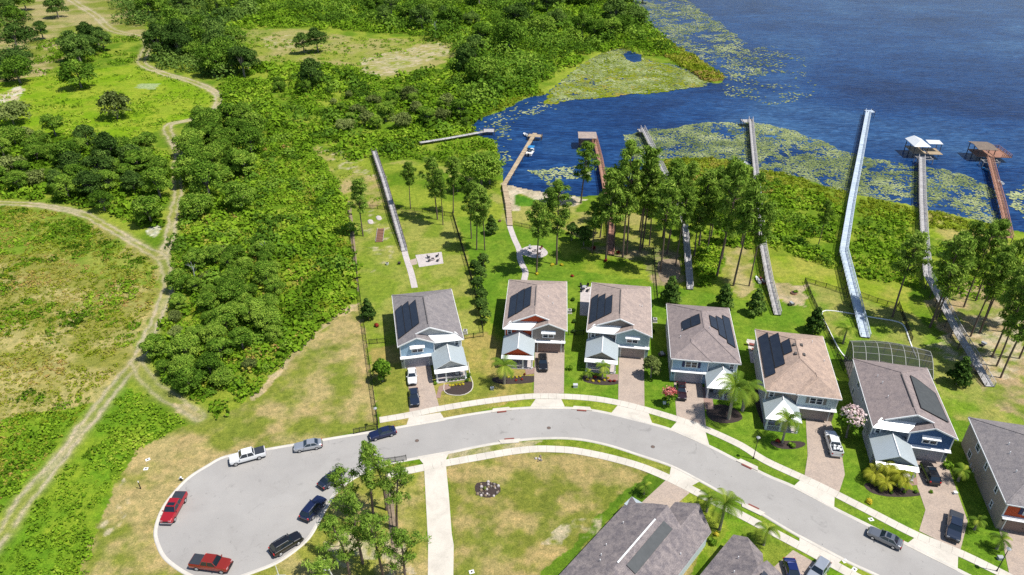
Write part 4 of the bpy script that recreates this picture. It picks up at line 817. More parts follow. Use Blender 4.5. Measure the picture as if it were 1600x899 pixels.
# ---------------------------------------------------------------- tall pines: (foot, top) and label
def pine(base,top,label,group=None,i=None,w=1.0,protos=None,H0=18):
    h=height_of(base,top); P=protos or PINE
    q=.86*w*min(1.25,h/H0+.12); return plant('pine_tree',label,'pine tree',P,base,i,(q,q,h/H0),group)
GP='tall pines among the backyards'
for b,t,l,i,w in [((567,369),(557,284),'slim pine standing alone in the leftmost fenced backyard',0,1.0),
 ((642,327),(632,256),'thin pine just behind the back fence, right of the first boardwalk',1,.9),
 ((683,343),(676,250),'pine at the back fence with dense crown, left of its thinner neighbour',2,1.0),
 ((692,352),(688,268),'thin short pine at the back fence, close beside a denser one',3,.75),
 ((709,333),(702,250),'pine where the back fence meets the fence between the first two yards',4,.9),
 ((736,373),(727,288),'leftmost of the three pines at the left edge of the second backyard',0,.9),
 ((745,391),(735,292),'middle of the three pines at the left edge of the second backyard',2,.9),
 ((757,391),(746,300),'rightmost of the three pines at the left edge of the second backyard',1,.8),
 ((839,428),(836,318),'slim pine rising from a ring of orange flowers behind the red-fronted house',1,.95),
 ((870,413),(866,293),'pine rising from a yellow flower ring right of the fire pit patio',2,1.05),
 ((908,318),(907,226),'pine standing alone against the dark water beside the brown dock',2,1.15),
 ((947,407),(942,270),'pine with red flowers round its foot, in the third backyard',0,1.15),
 ((973,402),(966,232),'very tall pine right of the brown walkway, its trunk in pine straw',2,1.1),
 ((979,398),(985,262),'forked pine close behind the very tall one by the brown walkway',4,1.0),
 ((1000,392),(996,236),'tall pine on the edge of the pine straw bed, left of two close trunks',0,1.1),
 ((1004,388),(1010,248),'tall pine with its trunk almost touching the one on its left',3,1.0),
 ((1031,425),(1036,290),'pine nearest the house in the pine straw bed',1,1.0),
 ((1042,397),(1050,262),'pine with a bare leaning trunk beside the grey boardwalk',2,1.05),
 ((1056,416),(1062,300),'thin pine hugging the left side of the grey boardwalk',4,.8),
 ((1091,388),(1098,272),'pine over the green thicket, right of the grey boardwalk',1,1.05),
 ((1104,394),(1112,300),'smaller pine in the green thicket, right of the grey boardwalk',3,.9),
 ((1121,432),(1137,262),'tallest pine of the thicket, with a thick dark trunk',2,1.15),
 ((1128,408),(1142,258),'pine behind the thick trunked one at the thicket edge',0,1.05),
 ((1146,447),(1163,300),'pine in the bare strip between the boardwalks, left of a thinner one',4,1.05),
 ((1171,447),(1180,322),'thin pine in the bare strip beside the curved shadow of the boardwalk',1,.8),
 ((1278,385),(1283,316),'small pine standing in the marsh shrubs left of the blue-grey dock',3,.8),
 ((1394,495),(1412,370),'pine at the fence corner right of the blue-grey dock ramp',1,1.0),
 ((1452,512),(1482,368),'pine leaning over the long boardwalk on the right',2,1.1)]:
    pine(b,t,l,GP,i,w)
for b,h_,w_,i_ in [((925,396),14,.8,3),((958,388),20,.95,0),((1014,384),20,.85,2),((1064,362),19,.9,0),((1110,372),19,.85,1),((1158,384),18,.85,0),((955,350),16,.8,1),((1036,372),14,.95,2),((1048,338),16,1.0,4),((1084,400),13,.95,1),((1134,350),17,1.0,2),((1170,362),16,.95,3),((938,372),12,.9,4),((1000,362),15,.95,3)]:
    plant('pine_tree','pine crowded in the middle grove behind the third and fourth houses','pine tree',PINE,b,i_,(w_,w_,h_/18),'pines of the middle grove')
for b,t in [((1462,500),(1492,372)),((1517,526),(1548,400)),((1530,520),(1560,392)),((1549,558),(1585,420)),((1556,572),(1592,440)),((1563,590),(1600,455)),((1577,560),(1610,420)),((1586,512),(1612,392)),((1540,500),(1568,380)),((1572,520),(1600,390)),((1592,560),(1625,430)),((1506,480),(1528,360)),((1494,458),(1512,352)),((1524,470),(1545,352))]:
    pine(b,t,'slender pine in the shady grove at the right edge beyond the long boardwalk','pines of the right-hand grove',None,.8)
for b,z,l,i in [((583,803),14,'near pine with a long bare trunk, its crown over the parked dark cars',1),((605,797),13,'near pine beside the brick strip, crown over the fence return',0),((621,826),12.5,'near pine whose trunk foot stands on the brick strip',2),((566,880),14,'near pine with its crown left of the white frame',1),
    ((548,905),12,'near pine at the bottom edge of the sandy verge',0),((600,905),12,'near pine at the bottom edge, right of the white frame',2),((636,915),11,'near pine at the bottom edge beside the concrete path',1),((500,968),11,'near pine at the bottom edge, closest to the parked black estate car',0),((550,815),10,'near pine behind the long bare trunk, nearest the kerb',2)]:
    plant('pine_tree',l,'pine tree',NEARP,b,i,(.95,.95,z/14),'near pines on the verge by the turning circle')
# ---------------------------------------------------------------- broadleaf trees of the wild land
GW='broadleaf trees of the wild land'
def scatter(poly,n,mind,seed,fn):
    g=random.Random(seed); P=GA(poly); xs=[p[0] for p in P]; ys=[p[1] for p in P]; pts=[]; k=0
    while len(pts)<n and k<n*60:
        k+=1; x=g.uniform(min(xs),max(xs)); y=g.uniform(min(ys),max(ys))
        if not inpoly(np.array([x]),np.array([y]),P)[0]: continue
        if any((x-a)**2+(y-b)**2<mind**2 for a,b in pts): continue
        if any(dline(np.array([x]),np.array([y]),L)[0]<3.2+1.5*(y>250) for L in TRAILS): continue
        pts.append((x,y)); fn(x,y,g)
    return len(pts)
def pix(x,y,z=4.0):
    d=y*math.cos(PITCH)+(CAM_H-z)*math.sin(PITCH); return 800+FPX*x/d,449.5+FPX*((CAM_H-z)*math.cos(PITCH)-y*math.sin(PITCH))/d
def trees(poly,n,mind,seed,label,protos,s0=.8,s1=1.2,group=None,name='broadleaf_tree'):
    got=[]; group='trees: '+label.split(' of the ')[-1].split(' in the ')[-1]
    def f(x,y,g):
        s=g.uniform(s0,s1); got.append(plant(name,label,'tree',protos,(x,y),g.randrange(len(protos)),(s,s,s*g.uniform(.85,1.15)),group,True))
    k=scatter(poly,n,mind,seed,f)
    inn=[(o,)+pix(o.location.x,o.location.y) for o in got]; inn=[q for q in inn if 8<q[1]<1592 and 5<q[2]<890]; short=label.split(' of the ',1)[-1].split(' in the ',1)[-1].split(' among the ',1)[-1]
    used=set()
    for word,key in (('leftmost',lambda q:q[1]),('rightmost',lambda q:-q[1]),('nearest',lambda q:-q[2]),('farthest',lambda q:q[2]),('largest',lambda q:-q[0].scale[0]),('smallest',lambda q:q[0].scale[0])):
        for q in sorted(inn,key=key)[:1]:
            if q[0].name not in used: used.add(q[0].name); q[0]['label']=' '.join((word+' tree of the '+short).split()[:16])
    return k
nT=0
nT+=trees([(-60,215),(90,212),(180,228),(262,240),(268,262),(262,300),(258,350),(240,365),(150,325),(60,300),(-60,310)],52,4.6,1,'round broadleaf tree in the dense wood above the forked sand track',OAK+DARK[:1]+GREYS[:1],.65,1.2)
nT+=trees([(282,215),(330,195),(400,195),(400,240),(385,330),(360,345),(300,340),(282,330)],24,5,2,'broadleaf tree in the tall stand right of the sand track junction',OAK,.9,1.35)
nT+=trees([(262,440),(330,400),(430,400),(440,520),(400,590),(330,620),(270,600),(238,570),(255,500)],44,3.9,3,'broadleaf tree in the thicket between the sand track and the mown slope',OAK+OAK+DARK[:1]+GREYS[:1],.42,.85)
nT+=trees([(560,0),(1000,-40),(1030,55),(985,78),(900,85),(820,120),(800,150),(735,165),(700,120),(725,60),(600,50)],56,8.5,4,'dark broadleaf tree in the wood along the lake shore at the top',OAK+DARK*2,1.35,2.1)
nT+=trees([(-30,20),(45,12),(60,80),(45,130),(-30,135)],14,6.5,5,'dark tree of the clump at the left edge, near the top corner',DARK+OAK[:1],1.3,1.9)
nT+=trees([(165,-25),(250,-25),(400,-30),(420,5),(400,22),(345,48),(330,60),(240,52),(190,40),(170,15)],26,8,6,'tree in the dense row along the top edge right of the track',DARK+OAK[:2],1.5,2.1)
nT+=trees([(235,66),(270,48),(340,60),(400,95),(392,120),(330,128),(285,108),(238,100)],22,7,7,'dark tree of the big clump inside the track bend near the top',DARK+OAK[:2],1.4,2.0)
nT+=trees([(88,96),(120,78),(175,62),(180,88),(150,100),(100,105)],6,7,8,'tree of the small clump left of the narrow track near the top',DARK,1.4,1.9)
nT+=trees([(400,130),(560,200),(740,210),(735,180),(700,160),(560,150),(420,125)],20,9,9,'low tree rising from the green scrub left of the cove',OAK[3:]+GREYS,.5,.75)
print('trees',nT)
for px,s,l,pr in [((92,28),1.7,'single dark tree by the tan clearing at the top left edge',DARK),((68,62),1.2,'lone small dark tree right of the top left clump',DARK),((128,138),1.8,'wide olive tree standing alone in the bright meadow',OAK),((184,186),1.9,'silvery grey-green bush-like tree at the meadow edge',GREYS),((22,195),1.9,'sprawling grey-green tree at the left edge of the bright meadow',GREYS),
  ((476,84),1.3,'left of the twin dark trees in the tan clearing',DARK),((497,82),1.5,'right of the twin dark trees in the tan clearing',DARK),((488,138),1.6,'dark tree in the scrub below the tan clearing',DARK),((728,118),2.2,'tall dark conifer shaped tree left of the shore wood',MAGC),((752,290),1.5,'large dark round tree on the cove bank beside the bent dock',OAK),((765,288),1.1,'smaller round tree right against the big cove bank tree',OAK)]:
    plant('broadleaf_tree',l,'tree',pr,px,None,s)
for px,s,l,pr in [((1046,475),1.15,'glossy dark tree behind the third house, left of three',MAGC),((1130,481),1.0,'glossy dark tree behind the navy shuttered house, middle of three',MAGC),((1179,491),1.05,'glossy dark tree behind the navy shuttered house, right of three',MAGC),((1270,519),1.0,'glossy dark tree at the fence behind the tan roofed house',MAGC),((1494,601),1.05,'dark round tree on a mulch ring behind the pool cage house',MAGC),
  ((768,366),.9,'small dark tree on the lawn left of the tan walkway',MAGC),((576,499),.85,'dark small tree against the long left fence',MAGC),((598,596),1.0,'bushy green tree in front of the leftmost house',MAG),((1017,590),1.0,'round light green tree beside the third driveway',MAG),((1322,684),1.25,'broad tree with pale pink blossoms beside the white pickup',MAG),((1044,633),.75,'small tree with red-pink blossoms beside the dark car',MAG)]:
    o=plant('garden_tree',l,'tree',pr,px,None,s)
    if 'round light green' in l: o.children[0].data=o.children[0].data.copy(); o.children[0].data.materials[0]=M['greyshrub']
    if 'bushy green' in l: o.children[0].data=o.children[0].data.copy(); o.children[0].data.materials[0]=M['brightleaf']
    if 'blossoms' in l:
        z=o.children[0].data; o.children[0].data=z.copy(); o.children[0].data.materials[0]=M['brightleaf']
        bl=[(1.5*math.cos(a*2.4)*(.3+.7*(a%5)/5),1.5*math.sin(a*2.4)*(.3+.7*(a%5)/5),4.6-.9*((a%5)/5)+(.3 if a%2 else 0),.7) for a in range(14)]
        link(bpy.data.objects.new('blossoms',crown('blossoms_mesh',bl,M['whitepink' if 'pale' in l else 'pinkleaf'],520,.28,77)),o)
for px,s_,l in [((893,376),1.0,'dark bushy tree right of the fire pit, left of two'),((912,384),1.1,'dark bushy tree under the pines, right of the fire pit'),((930,366),1.0,'bushy tree between the fire pit pines and the brown walkway'),((882,350),.9,'small olive tree by the low fence near the shore'),((862,316),.7,'bright shrub-like tree on the beach edge'),((715,300),.8,'bushy tree behind the back fence near the cove')]: plant('garden_tree',l,'tree',MAG+OAK[3:5],px,None,s_ if px[0]!=715 else .8)
# hedge trees between the first two yards
GH='dark glossy trees of the hedge row between the first two houses'
for px,s in [((742,428),.75),((752,440),.85),((756,418),.8),((746,458),.85),((752,474),.8),((753,490),.8),((758,505),.75)]: plant('hedge_tree','dark glossy narrow tree in the row along the fence between the first two houses','tree',MAG,px,None,s,GH)
# hedge along the strip between houses 2 and 3
for i,px in enumerate([(895,470),(896,487),(897,504),(896,520),(1018,480),(1019,500),(1020,520)]): shrub('low green shrub of the strip between the second and third house' if i<4 else 'low green shrub of the strip right of the third house','dark',px,.8,'shrubs along the house side '+('one' if i<4 else 'two'))
# palms
plant('palm_tree','big palm with drooping yellow-green fronds in front of the navy shuttered house','palm tree',PALM,(1138,655),0,1.65)
plant('palm_tree','second palm close behind the big drooping one, touching the porch roof','palm tree',PALM,(1160,642),1,1.6)
plant('palm_tree','palm over the porch of the tan roofed house','palm tree',PALM,(1222,692),0,1.15)
plant('palm_tree','palm with many dark fronds left of the porch of the red-fronted house','palm tree',PALM,(788,600),1,1.4)
plant('palm_tree','small palm in front of the third house porch','palm tree',PALM,(941,590),1,.85)
plant('palm_tree','short palm at the left end of the third house flower bed','palm tree',PALM,(918,592),2,.8)
plant('palm_tree','palm on the lawn inside the white curved edging','palm tree',PALM,(1317,537),1,1.15)
plant('palm_tree','big palm at the corner of the streaked roof house by the road','palm tree',PALM,(1124,828),0,1.25)
plant('palm_tree','smaller palm leaning against the big one beside the streaked roof','palm tree',PALM,(1104,800),1,1.0)
plant('palm_tree','palm in front of the bottom house beside the blue car','palm tree',PALM,(1193,852),1,1.05)
plant('palm_tree','short spiky palm at the corner of the last house','palm tree',PALM,(1522,828),2,1.0)
plant('palm_tree','reddish fan plant on the lawn by the right edge','palm tree',PALM,(1557,858),2,1.1)
plant('palm_tree','spiky dark palm at the tip of the paver drive of the streaked roof house','palm tree',PALM,(1006,772),2,.95)
plant('palm_tree','leafy palm bush right of the black off-roader','palm tree',PALM,(1497,752),2,1.2)
for i,(px,s) in enumerate([((1362,752),1.05),((1374,744),1.1),((1388,750),1.15),((1400,758),1.1),((1380,764),.9),((1408,766),.8)]): plant('palm_tree','low yellow-green palm in the cluster before the dark blue gabled house','palm tree',YPALM,px,i,s,'yellow-green palms of the front bed')
# garden shrubs and flowers
SL=[('yellow round bush on the lawn by the pavement','yellow',(1358,786),1.2),('bright green bush at the garage corner of the dark blue gabled house','green',(1478,730),1.3),('dark red shrub at the fence of the second backyard','red',(752,402),1.3),('pale flowering shrub below the dark red one','grey',(752,413),1.2),
 ('orange and yellow flowers round the slim pine foot','yellow',(839,429),1.0),('yellow bush left of the pine foot','yellow',(863,415),1.1),('yellow-green bush right of the pine foot','yellow',(877,415),1.0),('dark red flowers round the pine foot in the third yard','red',(947,409),1.0),('dark red bush under the pines by the brown walkway','red',(928,390),1.3),('purple-red bush at the pine straw edge','red',(966,396),1.0),
 ('red plant beside the back corner of the second house','red',(894,433),.8),('red-leaved plant on the grass left of the first house','red',(588,511),1.1),('small green tree-like bush left of the third house','green',(889,577),1.0),('green hedge at the porch corner of the first house','dark',(731,590),1.0),('small bush at the walk of the first house','green',(681,600),.6),
 ('fern-like bush at the second fence corner','green',(745,352),.9),('orange bush near the tan walkway','yellow',(780,346),.6),('round clipped bush by the blossoming tree','green',(1237,697),.9),('red bush in front of the tan roofed house','red',(1215,690),.8),('bush at the far end of the pool cage house drive','green',(1455,770),.5),('yellow-green bush beside the streaked roof house','yellow',(1118,836),.9),('light green bush below the yellow-green one','green',(1113,848),1.0)]
for l,k,px,s in SL: shrub(l,k,px,s)
for i,px in enumerate([(560,180),(575,196),(603,190),(628,200),(650,178),(668,196),(690,190),(640,160),(612,168),(540,205),(700,170),(720,188),(585,165)]):
    plant('broadleaf_tree','grey-green bushy tree in the scrub above the first boardwalk','tree',GREYS+OAK[3:4],px,i,.9+.1*(i%4),'grey-green bushy trees above the first boardwalk')
for i,px in enumerate([(700,596),(706,595),(712,594),(718,593),(724,592),(730,596)]): shrub('clipped green hedge plant in front of the first porch','dark',px,.62,'clipped hedge before the first porch')
for i,px in enumerate([(703,603),(708,603),(713,602),(718,602),(723,601)]): shrub('yellow flower clump in the bed of the first house','yellow',px,.62,'yellow flowers of the first house')
for i,px in enumerate([(795,590),(801,590),(807,590),(813,589)]): shrub('yellow flower clump in the bed of the red-fronted house','yellow',px,.6,'yellow flowers of the second house')
for i,px in enumerate([(820,586),(815,594),(806,595)]): shrub('red flower clump in the bed of the red-fronted house','red',px,.5,'red flowers of the second house')
for i,px in enumerate([(918,594),(926,596),(936,597),(944,595),(950,592)]): shrub('yellow flower clump in the bed of the third house','yellow',px,.65,'yellow flowers of the third house')
for i,px in enumerate([(930,591),(953,597),(960,597)]): shrub('dark red flower clump in the bed of the third house','red',px,.6,'red flowers of the third house')
for i,px in enumerate([(1392,771),(1412,770),(1430,770)]): shrub('small dark shrub in the mulch before the palm cluster','dark',px,.5,'small shrubs in the mulch before the palms')
# ---------------------------------------------------------------- scrub, marsh grass and lily pads (what nobody could count)
DOCKPX=[[(656,223),(700,216),(750,207),(766,204)],[(584,236),(600,283),(616,337),(632,392)],[(794,345),(788,288),(836,208)],[(955,398),(954,345),(945,290),(929,216)],[(1078,452),(1074,400),(1070,352),(1060,315),(1042,278),(1004,200)],[(1215,492),(1202,440),(1192,385),(1187,330),(1182,280),(1173,186)],[(1352,527),(1335,460),(1318,392),(1330,318),(1357,174)],[(1547,604),(1522,561),(1497,520),(1470,468),(1449,430),(1444,370),(1441,310)],[(1577,372),(1566,322)]]
DOCKL=[GA(p,1.4) for p in DOCKPX]
def scrub_mass(name,label,poly,area_per,r0,r1,per,size,mat,seed,hs=.8,keep=None,hole=None,warp=4,tb=.5):
    g=np.random.default_rng(seed); P=np.array(GA(poly)); x0,y0=P.min(0); x1,y1=P.max(0)
    n=int((x1-x0)*(y1-y0)/area_per); x=g.uniform(x0,x1,n); y=g.uniform(y0,y1,n)
    m=inpoly(x+(fbm(x,y,8,seed)-.5)*warp,y+(fbm(x,y,8,seed+1)-.5)*warp,P)&~lakemask(x,y)
    for L in TRAILS: m&=dline(x,y,L)>2.2+.8*g.random(n)
    for L in DOCKL: m&=dline(x,y,L)>1.5+r1*.6
    if keep: m&=fbm(x,y,keep[0],seed+2,3)+.12*g.random(n)>keep[1]
    for h in (hole or []): m&=~inpoly(x,y,GA(h))
    x,y=x[m],y[m]; n=len(x)
    big=fbm(x,y,11,seed+5,3); r=(r0+(r1-r0)*g.random(n)**1.5)*(.65+.7*big); tn=np.clip(tb+(fbm(x,y,9,seed+8,3)-.5)*1.0+g.normal(0,.07,n),0.02,.98)
    d=sphere_pts(n*per,g); d[:,2]=np.abs(d[:,2])**.8; rr=np.repeat(r,per); R_=rr*(.75+.35*g.random(n*per)); c=np.c_[np.repeat(x,per),np.repeat(y,per),np.zeros(n*per)]+d*R_[:,None]*np.array([1,1,hs*1.1])
    c[:,2]+=.05
    me=cards(name,c,d+np.array([0,0,.3]),rr*size*(.6+.8*g.random(n*per)),np.clip(np.repeat(tn,per)+g.normal(0,.10,n*per),0,1),M[mat],1.1,.5,seed)
    return tag(link(bpy.data.objects.new(name,me)),label,'scrub' if mat!='reed' else 'marsh grass',kind='stuff')
TH=[[(225,120),(245,125),(245,142),(210,142)]]
scrub_mass('scrub_thicket','dense green scrub between the sand tracks and the long fence',[(300,205),(400,185),(490,238),(528,285),(543,325),(556,400),(560,472),(520,495),(468,540),(398,612),(340,650),(300,640),(245,600),(240,560),(258,470),(268,400),(283,345)],1.5,.4,1.9,24,.42,'scrub',31,.75,(6,.36),tb=.58)
scrub_mass('scrub_thicket','green scrub below the wood above the forked track',[(-80,205),(100,215),(262,236),(270,300),(255,365),(150,325),(60,312),(-80,312)],4.5,1.2,2.4,30,.38,'scrub',32,.8,tb=.42)
scrub_mass('scrub_thicket','green scrub between the clearing and the cove',[(345,135),(400,104),(480,100),(545,108),(598,128),(690,104),(735,76),(820,120),(845,145),(800,155),(745,180),(735,205),(700,215),(600,250),(545,250),(488,232),(400,205),(340,195)],4.2,.8,3.0,30,.36,'scrub',33,.75,(13,.42),tb=.5)
scrub_mass('scrub_thicket','undergrowth of the shore wood at the top',[(560,-30),(985,-30),(1005,35),(1060,88),(1000,88),(920,84),(850,130),(820,150),(740,180),(700,130),(735,70),(640,55),(500,45),(400,45),(230,60),(400,-20)],11,2.0,4.0,28,.32,'scrub',34,.7,tb=.5)
scrub_mass('scrub_thicket','low bushes along the green ridge at the top left',[(45,118),(60,70),(120,50),(225,60),(222,98),(100,116),(40,132)],9,1.0,2.4,26,.34,'scrub',35,.7,(16,.42),tb=.5)
scrub_mass('scrub_thicket','marsh shrubs between the lake and the backyards on the right',[(985,272),(1020,264),(1120,261),(1185,279),(1240,291),(1330,320),(1412,335),(1445,347),(1450,372),(1530,395),(1600,400),(1600,470),(1520,470),(1440,450),(1400,440),(1340,436),(1240,402),(1190,385),(1130,385),(1120,440),(1060,435),(1075,390),(1040,345),(985,330)],2.1,.5,1.8,26,.42,'scrub',36,.6,(7,.38),hole=[[(1445,335),(1500,340),(1575,358),(1590,395),(1540,395),(1455,372)],[(1128,385),(1185,390),(1182,450),(1128,445)],[(985,335),(1045,345),(1062,392),(985,395)]],tb=.55)
scrub_mass('scrub_thicket','bushes along the cove bank behind the first yards',[(590,205),(740,208),(775,225),(785,262),(760,280),(700,258),(640,248),(598,252),(585,240)],5,1.0,2.2,28,.36,'scrub',37,.8,tb=.5)
scrub_mass('scrub_thicket','thicket behind the fourth house beside the grey boardwalk',[(1083,385),(1122,390),(1124,448),(1088,450)],1.6,.7,1.3,28,.38,'scrub',38,.8,tb=.6)
scrub_mass('scrub_thicket','taller leafy bushes standing out of the thicket left of the long fence',[(300,205),(400,185),(490,238),(528,285),(543,325),(553,400),(556,465),(515,490),(465,530),(398,600),(340,640),(300,630),(250,590),(250,560),(262,470),(272,400),(287,345)],15,1.0,3.1,90,.24,'oak',131,.95,(6,.57),tb=.65)
scrub_mass('scrub_thicket','taller leafy bushes of the green slope above the cove',[(345,135),(400,110),(545,112),(598,132),(690,110),(735,80),(820,120),(840,145),(740,178),(735,200),(700,210),(600,245),(488,225),(400,200)],26,1.6,4.3,90,.22,'oak',133,.85,(12,.58),tb=.55)
scrub_mass('wood_canopy','leafy canopy of the shore wood filling in between its taller trees',[(540,-30),(985,-30),(1003,35),(1040,80),(985,80),(900,84),(840,128),(815,150),(740,172),(705,140),(725,80),(640,50),(500,40),(400,30),(400,-20)],42,2.5,7.0,150,.15,'oak',134,1.05,(22,.48),tb=.45)
scrub_mass('wood_canopy','dark canopy of the top left wood between its single trees',[(165,-30),(420,-30),(410,20),(345,48),(400,98),(390,118),(330,124),(240,104),(240,66),(262,50),(190,38)],45,3.5,6.0,130,.17,'oak_dark',135,1.15,(22,.44),tb=.45)
scrub_mass('wood_canopy','dark canopy of the clump at the top left edge',[(-60,25),(40,14),(58,80),(40,125),(-60,130)],40,3.5,6,130,.17,'oak_dark',136,1.15,(22,.42),tb=.45)
scrub_mass('scrub_thicket','taller bushes among the marsh shrubs on the right',[(1000,262),(1120,256),(1240,284),(1330,312),(1440,340),(1440,420),(1340,430),(1240,398),(1190,380),(1110,430),(1060,430),(1045,345)],18,.9,2.2,70,.26,'oak',137,.9,(7,.56),tb=.65)
scrub_mass('scrub_thicket','dry brown and yellow brush patches inside the green thickets',[(300,205),(490,240),(543,325),(556,465),(465,530),(340,640),(250,590),(262,470),(285,345)],9,.8,1.5,26,.36,'reed',138,.9,(10,.57),tb=.6)
scrub_mass('meadow_tufts','brownish tufts of the dry meadow left of the sand track',[(-80,320),(60,322),(140,345),(225,395),(252,410),(250,460),(205,560),(120,670),(60,745),(-10,835),(-80,860)],.6,.2,.6,12,.55,'reed',41,.6,(4,.38),tb=.59)
scrub_mass('meadow_tufts','green shrubs scattered in the dry meadow',[(-80,320),(60,322),(140,345),(225,395),(252,410),(250,460),(205,560),(120,670),(60,745),(-10,835),(-80,860)],2.2,.4,1.2,22,.42,'scrub',42,.6,(10,.57),tb=.42)
scrub_mass('meadow_tufts','rank green growth right of the sand track at the bottom left',[(183,605),(240,630),(300,655),(212,700),(165,790),(118,910),(-80,910),(0,850),(60,765),(130,672)],.9,.3,.9,18,.42,'scrub',43,.6,(7,.36),tb=.52)
scrub_mass('meadow_tufts','rank green growth at the lower left of the meadow',[(-80,690),(60,640),(170,615),(110,680),(50,750),(-20,835),(-80,860)],1.1,.3,.9,18,.42,'scrub',44,.6,(7,.42),tb=.48)
scrub_mass('meadow_tufts','weeds of the bright meadow in the track loop',[(-60,140),(80,118),(210,100),(290,126),(335,152),(325,176),(262,196),(180,230),(-60,225)],4,.4,1.3,12,.5,'scrub',45,.5,(9,.50),tb=.72)
scrub_mass('meadow_tufts','weeds of the tan clearing near the top',[(350,45),(560,60),(700,62),(735,75),(600,125),(480,98),(400,100),(340,110)],9,.5,1.4,12,.5,'scrub',46,.5,(12,.52),tb=.6)
scrub_mass('meadow_tufts','weeds along the strip beside the long fence and old track end',[(488,228),(545,250),(590,262),(615,325),(545,325),(525,285)],3,.3,.8,12,.5,'scrub',47,.5,(4,.52),tb=.65)
scrub_mass('marsh_grass','yellow-green marsh grass along the lake shore at the top',[(985,-5),(1000,30),(1035,60),(1075,82),(1108,101),(1131,120),(1105,126),(1075,110),(1030,84),(1000,60),(975,10)],1.6,.7,1.7,16,.5,'reed',51,.6,warp=1,tb=.45)
scrub_mass('marsh_grass','orange-brown reeds at the tip of the grassy spit',[(1060,108),(1095,112),(1120,114),(1133,121),(1126,127),(1100,128),(1060,120)],1.0,.6,1.3,16,.5,'reed',52,.7,warp=1,tb=.9)
scrub_mass('marsh_grass','yellow-green grass between the marsh shrubs and the lily pads',[(1005,254),(1075,246),(1120,247),(1185,263),(1240,275),(1330,303),(1412,319),(1450,328),(1560,352),(1560,364),(1448,356),(1380,347),(1300,330),(1220,311),(1150,290),(1060,280),(1010,282)],1.0,.5,1.1,16,.5,'reed',53,.55,warp=5,tb=.5)
scrub_mass('marsh_grass','grass fringe round the head of the cove',[(738,200),(745,187),(800,165),(850,148),(840,140),(790,155),(735,178),(725,205),(760,225),(775,240),(784,262)],1.4,.5,1.2,16,.5,'reed',54,.6,warp=2,tb=.35)
def pads(name,label,poly,area,r0,r1,seed,keep,tb=.6,z=-.36,mat='pads',hole=None):
    g=np.random.default_rng(seed); P=np.array(GA(poly)); x0,y0=P.min(0); x1,y1=P.max(0); n=int((x1-x0)*(y1-y0)/area); x=g.uniform(x0,x1,n); y=g.uniform(y0,y1,n)
    m=inpoly(x+(fbm(x,y,9,seed)-.5)*8,y+(fbm(x,y,9,seed+1)-.5)*8,P)&lakemask(x,y); f=.55*fbm(x,y,keep[0],seed+2,4)+.45*fbm(x,y,keep[0]/3.5,seed+3,2); m&=f+.22*(g.random(n)-.5)>keep[1]
    if hole: m&=~inpoly(x,y,GA(hole))
    x,y,f=x[m],y[m],f[m]; n=len(x); r=g.uniform(r0,r1,n); a=g.uniform(0,6.28,n); k=7; th=np.linspace(.35,2*math.pi-.35,k)
    X=x[:,None]+r[:,None]*np.cos(th+a[:,None]); Y=y[:,None]+r[:,None]*np.sin(th+a[:,None]); tl=g.normal(0,.09,(n,2)); Z=z+g.uniform(0,.03,n)[:,None]+np.abs((X-x[:,None])*tl[:,:1]+(Y-y[:,None])*tl[:,1:])
    X=np.c_[x,X];Y=np.c_[y,Y];Z=np.c_[np.full(n,z),Z]; V=np.stack([X,Y,Z],-1).reshape(-1,3); F=(np.arange(n)[:,None]*(k+1)+np.arange(k+1)[None,:])
    tn=np.clip(tb+(fbm(x,y,6,seed+9,3)-.5)*.9+g.normal(0,.12,n),0,1)
    me=npmesh(name,V,F,M[mat],{'tint':('FLOAT',np.repeat(tn,k+1))}); return tag(link(bpy.data.objects.new(name,me)),label,'lily pads',kind='stuff')
pads('lily_pads','yellow-green lily pads filling the sheltered bay behind the spit',[(852,152),(880,118),(915,88),(960,72),(1010,86),(1060,104),(1105,124),(1100,134),(1040,142),(960,148),(900,156),(868,162),(840,160)],.30,.35,.7,61,(10,.36),.5,-.36,'reed',[(973,84),(985,78),(1004,84),(1003,95),(990,97),(978,92)])
pads('lily_pads','greener lily pads lying over the sheltered bay marsh',[(852,152),(880,118),(915,88),(960,72),(1010,86),(1060,104),(1105,124),(1100,134),(1040,142),(960,148),(900,156),(868,162)],.34,.25,.6,68,(7,.46),.55,-.31,'pads',[(973,84),(985,78),(1004,84),(1003,95),(990,97),(978,92)])
pads('lily_pads','pale lily pads drifting off the shore at the top',[(985,-20),(1060,-10),(1110,25),(1160,60),(1185,100),(1195,118),(1150,118),(1105,100),(1070,80),(1030,55),(1000,30)],.45,.22,.5,62,(12,.50),.62)
pads('lily_pads','broad band of lily pads between the docks and the marsh',[(975,208),(1060,196),(1120,190),(1180,192),(1230,200),(1290,222),(1340,243),(1400,252),(1440,258),(1500,270),(1548,292),(1566,350),(1500,348),(1410,325),(1325,308),(1240,285),(1180,268),(1100,250),(1020,252),(985,240)],.13,.14,.36,63,(8,.435),.5)
pads('lily_pads','small patches of lily pads in the cove beside the brown dock',[(825,262),(870,262),(905,258),(925,270),(900,280),(862,290),(840,280)],.32,.2,.5,64,(6,.47),.75)
pads('lily_pads','lily pads at the right edge of the lake',[(1575,300),(1620,285),(1700,300),(1700,360),(1610,345),(1580,330)],.35,.25,.55,65,(8,.44),.75)
pads('lily_pads','thin scattered pads on the open water near the spit',[(1130,90),(1200,70),(1260,90),(1270,150),(1200,165),(1130,150)],1.6,.25,.6,66,(14,.55),.5)
pads('lily_pads','scattered pads along the head of the cove',[(745,190),(800,165),(850,158),(870,168),(800,185),(790,210),(800,250),(785,255),(770,215)],1.0,.25,.55,67,(8,.52),.6)
